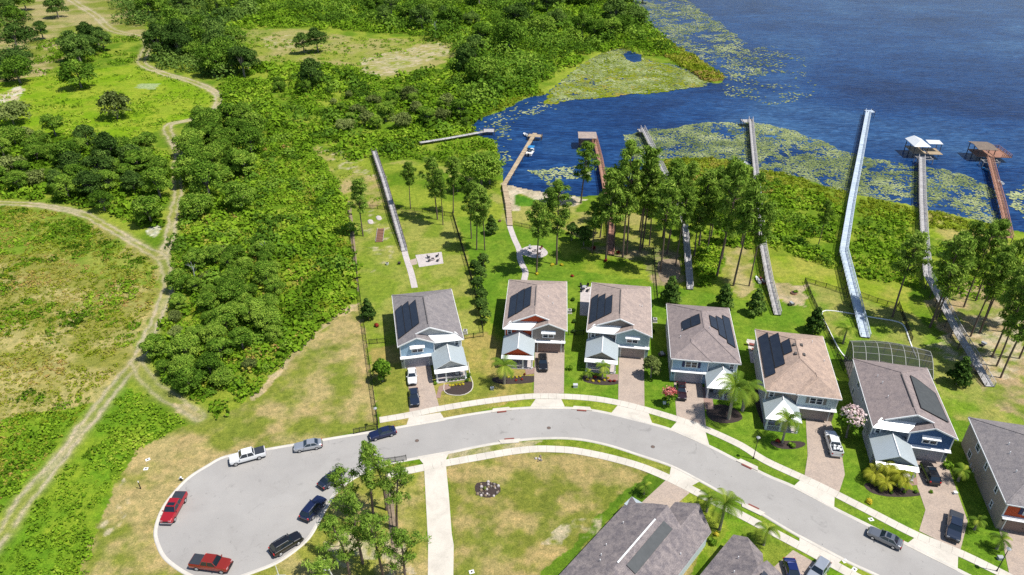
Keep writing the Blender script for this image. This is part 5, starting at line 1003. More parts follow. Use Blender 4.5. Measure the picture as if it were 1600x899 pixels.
# ---------------------------------------------------------------- docks and boardwalks
def dock(label,pts,zs,width,mat,rail=True,pile_step=4.0,deckt=.12,railmat=None,cat='dock',name='dock',planks=True,pile_to=None):
    """pts: plan points at deck height; zs: deck heights"""
    P=[G(p[0],p[1],z) for p,z in zip(pts,zs)]; t=thing(name,label,cat,(P[0][0],P[0][1],0)); ox,oy=P[0]
    s=[0]; 
    for a,b in zip(P[:-1],P[1:]): s.append(s[-1]+math.dist(a,b))
    def at(d):
        for i in range(len(P)-1):
            if d<=s[i+1] or i==len(P)-2:
                k=min(1,max(0,(d-s[i])/(s[i+1]-s[i]))); x=P[i][0]+(P[i+1][0]-P[i][0])*k-ox; y=P[i][1]+(P[i+1][1]-P[i][1])*k-oy; z=zs[i]+(zs[i+1]-zs[i])*k
                dx,dy=P[i+1][0]-P[i][0],P[i+1][1]-P[i][1]; L=math.hypot(dx,dy); return x,y,z,-dy/L,dx/L,dx/L,dy/L
    m=MB(); N=max(2,int(s[-1]/.42)); g=random.Random(len(label)); hw=width/2
    for i in range(N):
        d0=s[-1]*i/N+.015; d1=s[-1]*(i+1)/N-.015; x0,y0,z0,nx,ny,_,_=at(d0); x1,y1,z1,_,_,_,_=at(d1); j=g.uniform(-.012,.012)
        m.slab([(x0-nx*hw,y0-ny*hw,z0+j),(x0+nx*hw,y0+ny*hw,z0+j),(x1+nx*hw,y1+ny*hw,z1+j),(x1-nx*hw,y1-ny*hw,z1+j)],.05,g.randrange(2))
    dk=m.obj('deck',[M[mat],M[mat+'_b']],t)
    f=MB(); k=max(2,int(s[-1]/3))
    for i in range(k):
        a=at(s[-1]*i/k); b=at(s[-1]*(i+1)/k)
        for q in (-hw+.12,hw-.12): f.beam((a[0]+a[3]*q,a[1]+a[4]*q,a[2]-.14),(b[0]+b[3]*q,b[1]+b[4]*q,b[2]-.14),.07,.2)
    f.obj('beam',M['wooddark'],dk)
    if rail:
        for q in (-hw+.03,hw-.03):
            r=MB(); k=max(2,int(s[-1]/2.0))
            for i in range(k):
                a=at(s[-1]*i/k+.05); b=at(s[-1]*(i+1)/k-.0)
                A=(a[0]+a[3]*q,a[1]+a[4]*q,a[2]); B=(b[0]+b[3]*q,b[1]+b[4]*q,b[2])
                r.beam((A[0],A[1],A[2]-.1),(A[0],A[1],A[2]+1.0),.1); 
                for hz,ww in ((.98,.14),(.55,.05),(.25,.05)): r.beam((A[0],A[1],A[2]+hz),(B[0],B[1],B[2]+hz),ww,.05)
            r.obj('railing',M[railmat or mat],t)
    pm={}; k=max(2,int(s[-1]/pile_step)); k=min(k,48)
    for i in range(k+1):
        a=at(s[-1]*i/k)
        for q in (-hw+.02,hw-.02):
            top=a[2]+(.15 if not rail else -.02); key=round(top,1)
            if a[2]<.35: continue
            if key not in pm: b=MB(); b.cyl(0,0,-1.8,key,.11,6); pm[key]=b.mesh('pile_mesh',M['wooddark'])
            o=link(bpy.data.objects.new('pile',pm[key]),t); o.location=(a[0]+a[3]*q,a[1]+a[4]*q,0)
    return t
for k,c in (('woodgrey',(.44,.42,.41)),('woodtan',(.44,.34,.22)),('woodred',(.37,.20,.135)),('woodblue',(.50,.57,.64)),('wooddark',(.16,.14,.13))): M[k+'_b']=simple(k+'_second_board',c,.85,0,.2,.8,6)
M['blueglow']=simple('blue_walkway',(.06,.12,.42),.6)
def platform(parent_label,name,cat,cx,cy,rz,w,d,z,mat,rail=False):
    x,y=G(cx,cy,z); t=thing(name,parent_label,cat,(x,y,0),rz); m=MB(); n=int(d/.3)
    for i in range(n): m.box(-w/2,w/2,-d/2+i*d/n+.01,-d/2+(i+1)*d/n-.01,z-.05,z,i%2)
    m.obj('deck',[M[mat],M[mat+'_b']],t)
    for a in (-w/2+.1,w/2-.1):
        for b in (-d/2+.1,0,d/2-.1): p=MB(); p.cyl(a,b,-1.8,z+.5,.12,6); p.obj('pile',M['wooddark'],t)
    return t
dock('short grey dock running right along the cove head to a small platform',[(656,223),(700,216),(750,207),(766,204)],[.9,1,1,1],1.6,'woodgrey',False,4)
platform('square end platform of the short grey cove dock','dock_platform','dock platform',764,204,.0,4.2,3.4,1.02,'woodgrey')
dock('dark railed boardwalk over the leftmost yard, ending at the pale path',[(584,236),(600,283),(616,337),(632,392)],[1.6,1.7,1.6,.25],1.55,'woodgrey',True,3.5,railmat='wooddark',cat='boardwalk',name='boardwalk')
dock('tan wooden dock bent at the shore, with a boat moored beside it',[(797,352),(794,320),(788,288),(812,248),(836,208)],[.3,1.1,1.1,1.1,1.1],1.5,'woodtan',False,4)
dock('red-brown boardwalk running from the pine straw to the brown roofed boathouse',[(955,398),(954,345),(945,290),(938,252),(929,216)],[.3,1.3,1.4,1.4,1.3],1.6,'woodred',True,4)
dock('grey boardwalk from the thicket to a dock end with a small bench bay',[(1078,452),(1074,400),(1070,352),(1060,315),(1042,278),(1020,232),(1004,200)],[.3,1.3,1.5,1.5,1.5,1.4,1.4],1.45,'woodgrey',True,4)
dock('long pale grey boardwalk with an L-shaped end, just left of the blue-grey one',[(1215,492),(1202,440),(1192,385),(1187,330),(1182,280),(1177,230),(1173,186)],[.3,1.5,1.7,1.7,1.6,1.5,1.5],1.5,'woodgrey',True,4)
dock('blue-grey composite boardwalk, longest into the lake, bent at the marsh edge',[(1352,527),(1335,460),(1318,392),(1330,318),(1344,245),(1357,174)],[.3,1.8,1.9,1.8,1.7,1.6],1.9,'woodblue',True,4)
dock('long grey boardwalk bending at the marsh, from the shady grove to the white roofed boathouse',[(1547,604),(1522,561),(1497,520),(1470,468),(1449,430),(1444,370),(1441,310),(1440,246)],[.2,1.3,1.9,2.0,2.0,1.8,1.6,1.5],1.7,'woodgrey',True,4)
dock('red-brown dock at the far right leading to the last boathouse',[(1577,372),(1566,322),(1556,285),(1546,246)],[1.3,1.4,1.4,1.4],1.6,'woodred',True,4)
platform('small platform at the lake end of the tan wooden dock','dock_platform','dock platform',836,212,-.2,5.0,2.8,1.12,'woodtan')
platform('bench bay at the lake end of the fourth boardwalk','dock_platform','dock platform',1003,204,.15,2.6,3.4,1.42,'woodgrey')
platform('L-shaped end deck of the long pale grey boardwalk','dock_platform','dock platform',1167,189,.05,3.8,3.4,1.52,'woodgrey')
platform('end deck of the blue-grey boardwalk','dock_platform','dock platform',1359,174,-.05,3.2,3.0,1.62,'woodblue')
def boathouse(label,px,z,w,d,rz,kind,matdeck,roofm):
    x,y=G(*px,z); t=thing('boathouse',label,'boathouse',(x,y,0),rz); H=z+2.5
    for a in (-w/2+.3,w/2-.3):
        for b in (-d/2+.3,0,d/2-.3): p=MB(); p.box(a-.1,a+.1,b-.1,b+.1,-1.8,H); p.obj('post',M['wooddark'],t)
    m=MB()
    for i in range(int(d/.3)): m.box(-w/2,w/2,-d/2+i*.3+.01,-d/2+(i+1)*.3-.01,z-.06,z,i%2)
    m.obj('deck',[M[matdeck],M[matdeck+'_b']],t)
    r=MB()
    if kind=='flat': r.slab([(-w/2-.3,-d/2-.3,H),(w/2+.3,-d/2-.3,H),(w/2+.3,0,H+.5),(-w/2-.3,0,H+.5)],.12); r.slab([(-w/2-.3,0,H+.5),(w/2+.3,0,H+.5),(w/2+.3,d/2+.3,H),(-w/2-.3,d/2+.3,H)],.12)
    else:
        a,b=w/2+.3,d/2+.3; k=1.1
        r.slab([(-a,-b,H),(0,-b+a,H+k),(0,b,H+k),(-a,b,H)][::-1],.1); r.slab([(a,-b,H),(a,b,H),(0,b,H+k),(0,-b+a,H+k)],.1); r.slab([(-a,-b,H),(a,-b,H),(0,-b+a,H+k)],.1)
    r.obj('roof',roofm,t); return t
brownroof=shingle('brown_boathouse_roof',(.36,.29,.25)); tanroof=shingle('tan_boathouse_roof',(.20,.16,.13))
bh1=boathouse('boathouse with brown shingle roof at the end of the red-brown boardwalk',(917,222),1.3,5.8,6.2,-.05,'flat','woodred',brownroof)
bh2=boathouse('boathouse with bright white metal roof and a side lean-to',(1431,234),1.5,4.8,7.6,-.08,'gable','woodtan',M['seamwhite'])
l=MB(); l.slab([(3.1,-1.6,4.2),(7.6,-1.6,4.2),(7.6,1.8,4.45),(3.1,1.8,4.45)],.1); l.obj('lean_to_roof',M['seamwhite'],bh2); l=MB(); l.box(2.8,7.2,-4.2,2,1.4,1.5,0); l.obj('side_deck',M['woodtan'],bh2)
for a,b in ((7.2,-1.4),(7.2,1.6)): p=MB(); p.box(a-.08,a+.08,b-.08,b+.08,-1.5,4.2); p.obj('post',M['wooddark'],bh2)
bh3=boathouse('boathouse with plain brown roof at the far right, red deck beside it',(1532,239),1.4,5.6,7.6,-.1,'flat','woodred',tanroof)
l=MB(); l.box(3.0,8.2,-4,5.5,1.35,1.45,0); l.obj('side_deck',M['woodred'],bh3)
rl=MB()
for (a,b),(c,d) in (((3.3,5.4),(8.1,5.4)),((8.1,5.4),(8.1,-3.9)),((8.1,-3.9),(5,-3.9))):
    for hz in (2.4,1.9): rl.beam((a,b,hz),(c,d,hz),.12,.08)
    k=5
    for i in range(k+1): rl.box(a+(c-a)*i/k-.06,a+(c-a)*i/k+.06,b+(d-b)*i/k-.06,b+(d-b)*i/k+.06,1.4,2.4)
rl.obj('railing',M['woodred'],bh3)
lift=MB()
for b in (-8.6,-6.4): lift.beam((-2.8,b,1.2),(2.4,b,1.2),.25,.25)
for a in (-2.7,2.3):
    for b in (-8.6,-6.4): lift.box(a-.1,a+.1,b-.1,b+.1,-1.5,1.6)
lift.beam((-2.5,-8.6,1.4),(-2.5,-6.4,1.4),.2); lift.beam((2.1,-8.6,1.4),(2.1,-6.4,1.4),.2)
for bh,lb in ((bh2,'open boat lift frame below the white roofed boathouse'),(bh3,'open boat lift frame below the brown roofed boathouse at the far right')):
    t=thing('boat_lift',lb,'boat lift',bh.location.to_tuple(),bh.rotation_euler.z); o=link(bpy.data.objects.new('frame',lift.mesh('lift_mesh',M['woodgrey']) if bh is bh2 else bpy.data.meshes['lift_mesh']),t)
def hull(name,L,B,H,mat):
    m=MB(); S=[(0,.78,.0),(.15,.95,.0),(.5,1,.0),(.75,.8,.03),(.9,.45,.1),(1,.04,.2)]; rows=[]
    for u,b,rise in S:
        y=L*(u-.5); w_=B/2*b; rows.append([(-w_,y,H+rise*.6),(-w_*.8,y,.1+rise),(0,y,-.12+rise*1.5),(w_*.8,y,.1+rise),(w_,y,H+rise*.6)])
    b0=0
    for r in rows: m.v+=r
    for i in range(len(rows)-1):
        for j in range(4): m.f.append((i*5+j,i*5+j+1,(i+1)*5+j+1,(i+1)*5+j)); m.m.append(0)
    m.f.append((0,1,2,3,4)); m.m.append(0)
    # deck
    for i in range(3,5): m.f.append((i*5,i*5+4,(i+1)*5+4,(i+1)*5)); m.m.append(0)
    m.add([(-B*.42,-L*.48,H*.45),(B*.42,-L*.48,H*.45),(B*.42,L*.25,H*.45),(-B*.42,L*.25,H*.45)],[(0,1,2,3)]); return m
M['bluecanvas']=simple('blue_canvas',(.02,.20,.45),.8); M['seat']=simple('beige_seat',(.55,.5,.42),.7)
x,y=G(829,238); bt=thing('motor_boat','white motor boat with blue canopy moored at the tan dock','boat',(x,y,-.35),-.25)
hull('hull',6.4,2.4,.75,'white').obj('hull',M['white'],bt)
m=MB(); m.slab([(-1.05,-.2,2.0),(1.05,-.2,2.0),(1.1,1.0,2.12),(1.05,2.2,2.0),(-1.05,2.2,2.0),(-1.1,1.0,2.12)],.05); m.obj('canopy',M['bluecanvas'],bt)
for sx in (-1,1): m=MB(); m.beam((sx,-.1,.7),(sx,.0,1.98),.05); m.beam((sx,2.1,.7),(sx,2.0,1.98),.05); m.obj('canopy_frame',M['rim'],bt)
m=MB(); m.box(-.9,.9,-2.6,-2.0,.34,.75); m.box(-.95,-.3,.6,1.2,.34,.85); m.obj('seat',M['seat'],bt); m=MB(); m.box(-.25,.25,-3.6,-3.2,.1,1.1); m.obj('outboard_motor',M['black'],bt)
def small_boat(label,px,z,L,B,rz,mat,cat='boat',name='small_boat'):
    x,y=G(*px,z); t=thing(name,label,cat,(x,y,z),rz); hull('hull',L,B,.45,mat).obj('hull',M[mat],t); m=MB(); m.box(-B*.25,B*.25,-L*.3,L*.05,.2,.62); m.obj('seat',M['grey'],t)
small_boat('small white boat tied left of the tan dock end',(822,212),-.3,3.6,1.6,.5,'white')
small_boat('white jet ski floating right of the far right dock',(1562,286),-.3,3.0,1.2,.1,'white','jet ski','jet_ski')
small_boat('turquoise kayak under the far right dock edge',(1540,266),-.3,3.0,.9,.2,'bluecanvas','kayak','kayak')
small_boat('round grey jon boat beside the long pale grey boardwalk',(1166,258),-.3,3.6,2.0,.1,'acmetal')
small_boat('red kayak lying beside the pale grey boardwalk ramp',(1191,440),.02,3.2,.95,.1,'drain','kayak','kayak')
small_boat('white kayak lying left of the red one',(1184,439),.02,3.0,.85,.05,'white','kayak','kayak')
# ---------------------------------------------------------------- black metal fences
def fence(label,pts,h=1.25,step=2.2,name='metal_fence',gap=.16,cat='fence'):
    P=GA(pts); ox,oy=P[0]; t=thing(name,label,cat,(ox,oy,0)); pk=MB(); post=MB(); post.box(-.05,.05,-.05,.05,0,h+.08); pm=post.mesh('post_mesh',M['black'])
    for a,b in zip(P[:-1],P[1:]):
        L=math.dist(a,b); n=max(1,round(L/step)); ang=math.atan2(b[1]-a[1],b[0]-a[0])
        for i in range(n+1): o=link(bpy.data.objects.new('post',pm),t); o.location=(a[0]+(b[0]-a[0])*i/n-ox,a[1]+(b[1]-a[1])*i/n-oy,0); o.rotation_euler.z=ang
        A=(a[0]-ox,a[1]-oy); B=(b[0]-ox,b[1]-oy)
        for z in (.12,h-.18,h-.03): pk.beam((*A,z),(*B,z),.035,.04)
        k=int(L/gap)
        for i in range(k): x=A[0]+(B[0]-A[0])*(i+.5)/k; y=A[1]+(B[1]-A[1])*(i+.5)/k; pk.box(x-.014,x+.014,y-.014,y+.014,.05,h)
    pk.obj('picket_panel',M['black'],t)
fence('long black fence down the left side of the first yard to the street',[(544,326),(550,370),(557,420),(565,480),(574,545),(583,610),(591,664)],1.8,2.6,gap=.11)
fence('black back fence of the first yard, left and right of the boardwalk',[(544,325),(590,327),(612,329)],1.25)
fence('black back fence right of the first boardwalk up to the second yard',[(622,328),(660,332),(706,339)],1.25)
fence('black fence between the first and second yards',[(707,337),(718,375),(730,415),(742,458),(752,505),(755,520)],1.7,2.6,gap=.12)
fence('low black fence across the second yard behind the fire pit',[(803,352),(840,360),(872,367)],1.1)
fence('short black fence between the first house and the hedge row',[(725,530),(740,528),(755,526)],1.2)
fence('short black fence left of the first house',[(577,538),(602,536)],1.2)
fence('black fence from the marsh shrubs down behind the tan roofed house',[(1257,441),(1268,468),(1282,498),(1303,545),(1318,580)],1.25)
fence('black fence crossing the yard left of the blue-grey boardwalk ramp',[(1257,441),(1290,450),(1322,461)],1.25)
fence('black fence crossing the yard right of the blue-grey boardwalk ramp',[(1342,463),(1370,473),(1401,482)],1.25)
fence('black fence at the right side of the pool cage lawn',[(1403,478),(1412,502),(1424,534)],1.3)
fence('short black fence between the second and third house',[(888,524),(898,524),(912,523)],1.2)
fence('black fence along the left of the pine straw bed',[(1021,390),(1023,425),(1027,468)],1.25,3)
fence('short black fence run between the tan roofed and pool cage houses',[(1306,562),(1322,566)],1.4,1.5)
fence('black fence return beside the street at the end of the long left fence',[(553,679),(572,675),(589,671)],1.3,1.4,gap=.1)
fence('black fence return beside the street on the turning circle side',[(600,725),(618,723),(635,720)],1.3,1.4,gap=.1)
fence('black fence on the brick strip leading away from the street',[(603,745),(610,790),(617,850)],1.2,2.5)
# ---------------------------------------------------------------- vehicles
def paint(name,c,metal=.3): 
    m,n,out=newmat(name); principled(n,out,c,.28,metal,.5,coat=.8); return m
P_={'white':paint('white_paint',(.72,.72,.72),0),'silver':paint('silver_paint',(.50,.52,.55),.6),'grey':paint('grey_paint',(.22,.23,.25),.6),'black':paint('black_paint',(.012,.012,.015),.2),'navy':paint('navy_paint',(.012,.02,.07),.3),'darkblue':paint('dark_blue_paint',(.02,.03,.055),.3),'red':paint('red_paint',(.38,.012,.02),.2),'redbrown':paint('dark_red_paint',(.30,.025,.015),.3),'maroon':paint('dark_maroon_paint',(.03,.01,.014),.2),'blue':paint('blue_paint',(.01,.02,.12),.3)}
M['lamp']=simple('clear_lamp',(.7,.7,.7),.2); M['tail']=simple('red_tail_lamp',(.45,.01,.01),.25); M['bedliner']=simple('bed_cover',(.035,.04,.05),.5)
def loft(m,secs,mi=0,cap=True):
    """secs: list of rings (lists of points) of equal length"""
    n=len(secs[0]); b=len(m.v)
    for s_ in secs: m.v+=list(s_)
    for i in range(len(secs)-1):
        for j in range(n): k=(j+1)%n; m.f.append((b+i*n+j,b+i*n+k,b+(i+1)*n+k,b+(i+1)*n+j)); m.m.append(mi)
    if cap: m.f.append(tuple(b+j for j in reversed(range(n)))); m.m.append(mi); e=b+(len(secs)-1)*n; m.f.append(tuple(e+j for j in range(n))); m.m.append(mi)
def ring(y,w,z0,z1,tum=.06,sh=.55):
    zm=z0+(z1-z0)*sh
    return [(-w*.90,y,z0),(-w,y,z0+.12),(-w,y,zm),(-w+tum,y,z1-.06),(-w+tum+.12,y,z1),(w-tum-.12,y,z1),(w-tum,y,z1-.06),(w,y,zm),(w,y,z0+.12),(w*.90,y,z0)]
CAR={}
def car_meshes(kind,pm,extra=None):
    """car pointing to -Y (front at -Y); returns list of (part name, mesh, children)"""
    K=dict(sedan=dict(L=4.75,W=1.84,hood=.98,belt=.98,roof=1.45,cab=(-.75,-.05,1.15,1.75),trunk=1.05,r=.33),
      suv=dict(L=4.75,W=1.92,hood=1.12,belt=1.15,roof=1.74,cab=(-.95,-.35,1.75,2.20),trunk=1.15,r=.37),
      pickup=dict(L=5.85,W=2.02,hood=1.22,belt=1.25,roof=1.92,cab=(-1.35,-.75,.85,1.15),trunk=1.25,r=.41))[kind]
    L,Wd_,hz=K['L'],K['W']/2,K['hood']; y0,y1=-L/2,L/2; z0=.28 if kind!='pickup' else .42; bl=K['belt']; out=[]
    b=MB(); S=[ring(y0,Wd_*.78,z0+.12,hz-.28),ring(y0+.12,Wd_*.92,z0+.02,hz-.12),ring(y0+.5,Wd_*.985,z0,hz-.05),ring(K['cab'][0]-.05,Wd_,z0,bl+.01)]
    if kind=='pickup': S+=[ring(K['cab'][3],Wd_,z0,bl),ring(y1-.1,Wd_*.99,z0,bl),ring(y1,Wd_*.96,z0+.1,bl-.03)]
    else: S+=[ring(K['cab'][3]-.1,Wd_,z0,bl),ring(y1-.45,Wd_*.98,z0+.02,K['trunk']-.01),ring(y1-.1,Wd_*.93,z0+.08,K['trunk']-.06),ring(y1,Wd_*.82,z0+.16,K['trunk']-.22)]
    loft(b,S); out.append(('body',b.mesh('body_mesh',pm,False),[]))
    a,c,d,e=K['cab']; w0=Wd_-.10; w1=Wd_-.30; R_=K['roof']
    g=MB(); gl=[[(-w0,a,bl-.02),(w0,a,bl-.02),(w0,e,bl-.02),(-w0,e,bl-.02)],[(-w1,c,R_-.04),(w1,c,R_-.04),(w1,d,R_-.05),(-w1,d,R_-.05)]]; loft(g,gl); out.append(('windows',g.mesh('windows_mesh',M['carglass']),[]))
    r=MB(); q=.06; r.slab([(-w1-.02,c+.02,R_-.02),(-w1+.12,c-.06,R_+.01),(w1-.12,c-.06,R_+.01),(w1+.02,c+.02,R_-.02),(w1+.02,d-.02,R_-.03),(w1-.12,d+.05,R_),(-w1+.12,d+.05,R_),(-w1-.02,d-.02,R_-.03)],.07)
    for sx in (-1,1):
        r.beam((sx*w0,a,bl),(sx*w1,c,R_-.03),.07,.05); r.beam((sx*w0,e,bl),(sx*w1,d,R_-.04),.10,.08); ym=(c+d)/2; r.beam((sx*(w0+.01),ym,bl),(sx*(w1+.01),ym,R_-.05),.08,.04)
    kids=[]
    if extra in ('chrome','sun'): s=MB(); s.box(-w1+.15,w1-.15,c+.15,c+.75,R_+.012,R_+.02); kids.append(('sunroof',s.mesh('sunroof_mesh',M['carglass'])))
    if extra=='rails':
        for sx in (-1,1): s=MB(); s.beam((sx*(w1-.03),c+.2,R_+.09),(sx*(w1-.03),d-.1,R_+.08),.05,.05); s.beam((sx*(w1-.03),c+.2,R_),(sx*(w1-.03),c+.2,R_+.1),.05); s.beam((sx*(w1-.03),d-.1,R_-.02),(sx*(w1-.03),d-.1,R_+.08),.05); kids.append(('roof_rail',s.mesh('rail_mesh',M['rim'])))
    out.append(('roof',r.mesh('roof_mesh',pm),kids))
    rr=K['r']
    for sx in (-1,1):
        for yy in (y0+.92,y1-(.98 if kind!='pickup' else 1.15)):
            ty=MB(); ty.tube([(sx*(Wd_-.22),yy,rr),(sx*(Wd_+.015),yy,rr)],[rr,rr],14); rm=MB(); rm.tube([(sx*(Wd_+.0),yy,rr),(sx*(Wd_+.03),yy,rr)],[rr*.64,rr*.60],10); out.append(('wheel',ty.mesh('wheel_mesh',M['rubber']),[('rim',rm.mesh('rim_mesh',M['rim']))]))
        h=MB(); h.box(sx*Wd_*.62-.2,sx*Wd_*.62+.2,y0+.05,y0+.2,hz-.36,hz-.18); out.append(('headlight',h.mesh('headlight_mesh',M['lamp']),[]))
        tl=MB(); tl.box(sx*Wd_*.80-.12,sx*Wd_*.80+.12,y1-.12,y1+.012,bl-.38,bl-.08); out.append(('tail_light',tl.mesh('tail_mesh',M['tail']),[]))
        mr=MB(); mr.box(*sorted((sx*(Wd_-.02),sx*(Wd_+.17))),a+.1,a+.22,bl,bl+.14); out.append(('mirror',mr.mesh('mirror_mesh',pm),[]))
    gr=MB(); gr.box(-Wd_*.42,Wd_*.42,y0-.01,y0+.06,hz-.52,hz-.26); out.append(('grille',gr.mesh('grille_mesh',M['black']),[]))
    bp=MB(); bp.box(-Wd_*.86,Wd_*.86,y0-.06,y0+.1,z0+.06,z0+.24); out.append(('bumper',bp.mesh('bumper_mesh',M['black'] if extra!='chrome' else M['rim']),[]))
    bp=MB(); bp.box(-Wd_*.86,Wd_*.86,y1-.1,y1+.07,z0+.06,z0+.24); out.append(('bumper',bp.mesh('bumper_mesh',M['black'] if kind!='pickup' else M['rim']),[]))
    if kind=='pickup':
        m_=MB(); yb=e+.08; m_.box(-Wd_+.14,Wd_-.14,yb,y1-.1,bl+.002,bl+.05) if extra!='open' else m_.box(-Wd_+.16,Wd_-.16,yb,y1-.12,bl+.002,bl+.012)
        kids=[]
        if extra=='open':
            for (u0,u1,v0,v1) in ((-Wd_+.02,-Wd_+.12,yb,y1-.02),(Wd_-.12,Wd_-.02,yb,y1-.02),(-Wd_+.12,Wd_-.12,y1-.1,y1-.02),(-Wd_+.12,Wd_-.12,yb,yb+.06)):
                s=MB(); s.box(u0,u1,v0,v1,bl+.001,bl+.22); kids.append(('bed_side',s.mesh('bed_side_mesh',pm)))
        out.append(('bed_cover' if extra!='open' else 'bed_floor',m_.mesh('bed_mesh',M['bedliner']),kids))
    return out
def vehicle(name,label,cat,kind,pm,front,rear,extra=None,group=None):
    x0,y0=G(*front,.7); x1,y1=G(*rear,.7); x,y=(x0+x1)/2,(y0+y1)/2; rz=math.atan2(-(y0-y1),-(x0-x1))-math.pi/2
    rz=math.atan2(y1-y0,x1-x0)-math.pi/2
    t=thing(name,label,cat,(x,y,.048),rz,group)
    for nm,me,ch in car_meshes(kind,pm,extra):
        o=link(bpy.data.objects.new(nm,me),t)
        for cn,cm in ch: link(bpy.data.objects.new(cn,cm),o)
    return t
VG='parked cars and trucks'
vehicle('parked_car','white sedan nearest the garage of the first house','car','sedan',P_['white'],(644.5,603),(643,573),None,VG)
vehicle('parked_car','dark blue-grey sedan behind the white one on the first driveway','car','sedan',P_['darkblue'],(648.5,634),(646,607),None,VG)
vehicle('parked_car','black car on the driveway of the red-fronted house','car','suv',P_['black'],(849,579.5),(847.5,555),None,VG)
vehicle('parked_car','dark maroon car under the red blossoms, navy shuttered house','car','sedan',P_['maroon'],(1066,625),(1064,597),'sun',VG)
tk=vehicle('pickup_truck','white pickup with loaded open bed on the tan roofed house drive','pickup truck','pickup',P_['white'],(1295,672),(1309,716),'open',VG)
vehicle('parked_car','black off-roader with pale rear bumper on the second last drive','car','suv',P_['black'],(1443,718),(1464,762),'sun',VG)
vehicle('pickup_truck','dark pickup facing the street at the pavement end of a paver drive','pickup truck','pickup',P_['darkblue'],(1487.5,850),(1494.5,798),None,VG)
vehicle('parked_car','grey sedan parked at the kerb of the sloping street on the right','car','sedan',P_['grey'],(1357,828),(1409,852),'sun',VG)
vehicle('pickup_truck','white pickup with black bed cover at the top of the turning circle','pickup truck','pickup',P_['white'],(357,721),(416,705),None,VG)
vehicle('parked_car','silver sedan at the kerb right of the white pickup','car','sedan',P_['silver'],(461,699),(501,692),None,VG)
vehicle('pickup_truck','bright red pickup with dark roof panel at the left kerb of the turning circle','pickup truck','pickup',P_['red'],(259,817),(284,772),'chrome',VG)
vehicle('pickup_truck','dark red pickup at the bottom kerb of the turning circle','pickup truck','pickup',P_['redbrown'],(361,885),(299,877),'plain',VG)
vehicle('parked_car','black estate car with silver roof rails at the turning circle','car','suv',P_['black'],(470,836),(424,864),'rails',VG)
vehicle('parked_car','navy car half under the near pines, tail lamps to the circle','car','suv',P_['navy'],(502,779),(476,810),'rails',VG)
vehicle('parked_car','black sedan farthest under the near pines, by the kerb neck','car','sedan',P_['darkblue'],(532,736),(504,758),None,VG)
vehicle('parked_car','dark navy car on the street by the fence return','car','sedan',P_['navy'],(581,681),(614,672),None,VG)
vehicle('parked_car','blue car beside the roof of the bottom house','car','sedan',P_['blue'],(1243,909),(1235,882),None,VG)
vehicle('parked_car','silver-white off-roader on the bottom drive right of the blue car','car','suv',P_['silver'],(1267,909),(1290,876),None,VG)
for i,(a,b) in enumerate(((-.4,1.6),(.3,1.5),(-.1,2.1),(.45,2.2),(-.5,2.3))):
    m=MB(); m.tube([(a-.18,b,.0),(a+.18,b,.05)],[.22,.24],8); o=m.obj('white_bucket',M['white']); o.location=tk.location; o.location.z=1.56; o.rotation_euler=(0,0,tk.rotation_euler.z); tag(o,'white drum lying in the open bed of the white pickup','drum','white drums in the pickup bed')
# ---------------------------------------------------------------- small things
def smallthing(name,label,cat,px,parts,rz=0,z=0,group=None,s=1.0):
    x,y=G(*px); t=thing(name,label,cat,(x,y,z),rz,group,s)
    for nm,mb_,mat in parts: mb_.obj(nm,mat if not isinstance(mat,str) else M[mat],t)
    return t
def B(*a): m=MB(); m.box(*a); return m
def CY(*a): m=MB(); m.cyl(*a); return m
def lamp(label,px,h=5.0):
    a=MB(); a.tube([(0,0,0),(0,0,.6),(0,0,h-.45)],[.13,.07,.05],8); l=MB(); l.tube([(0,0,h-.45),(0,0,h-.1)],[.12,.2],8); c=MB(); c.tube([(0,0,h-.1),(0,0,h+.15)],[.34,.04],8)
    smallthing('street_lamp',label,'street lamp',px,[('pole',a,'black'),('lantern',l,'lamp'),('cap',c,'grey')])
lamp('black street lamp on the verge beside the big curve, right of the drooping palm',(1177,717)); lamp('black street lamp at the bottom right verge',(1557,893)); lamp('street lamp where the long left fence meets the street',(590,668),4.6)
def ac(label,px,rz=0):
    m=B(-.42,.42,-.42,.42,.08,.85); f=CY(0,0,.85,.88,.33,12); p=B(-.5,.5,-.5,.5,0,.08)
    smallthing('air_conditioner',label,'air conditioner',px,[('casing',m,'acmetal'),('fan_grille',f,'iron'),('pad',p,'concrete')],rz)
ac('upper of the two grey air conditioners beside the last house',(1521,731),.2); ac('lower of the two grey air conditioners beside the last house',(1525,740),.2); ac('air conditioner at the right side of the second house',(890,489)); ac('air conditioner right of the third house',(1023,503)); ac('air conditioner at the right wall of the first house',(727,521))
def manhole(label,px,r=.36):
    x,y=G(*px); m=MB(); m.cyl(0,0,.0,.03,r,16); a=MB(); a.cyl(0,0,.03,.036,r*.8,16); t=thing('manhole_cover',label,'manhole cover',(x,y,.012)); m.obj('ring',M['iron'],t); a.obj('lid',M['bark'],t)
manhole('manhole cover in the street below the first house',(651.5,689)); manhole('manhole cover in the street below the second house',(857.5,669)); manhole('manhole cover in the street on the bend',(1020,698.5))
def drain(label,px,rz):
    x,y=G(*px); t=thing('storm_drain',label,'storm drain',(x,y,0),R(rz)); m=MB(); m.slab([(-1.9,.0,.16),(1.9,.0,.16),(1.5,.95,.16),(-1.5,.95,.16)],.16); m.obj('cover_slab',M['concrete'],t); s=MB(); s.box(-.85,.85,-.28,.03,.03,.165); s.obj('inlet',M['drain'],t)
drain('storm drain at the upper kerb below the second driveway gap on the left',(784,643.5),9); drain('storm drain at the upper kerb before the third house',(909,641.5),-6); drain('storm drain at the upper kerb near the street lamp',(1167,729),-38); drain('storm drain at the lower kerb above the centre field',(796,687.5),186); drain('storm drain at the lower kerb by the big palm',(1177,793.5),144)
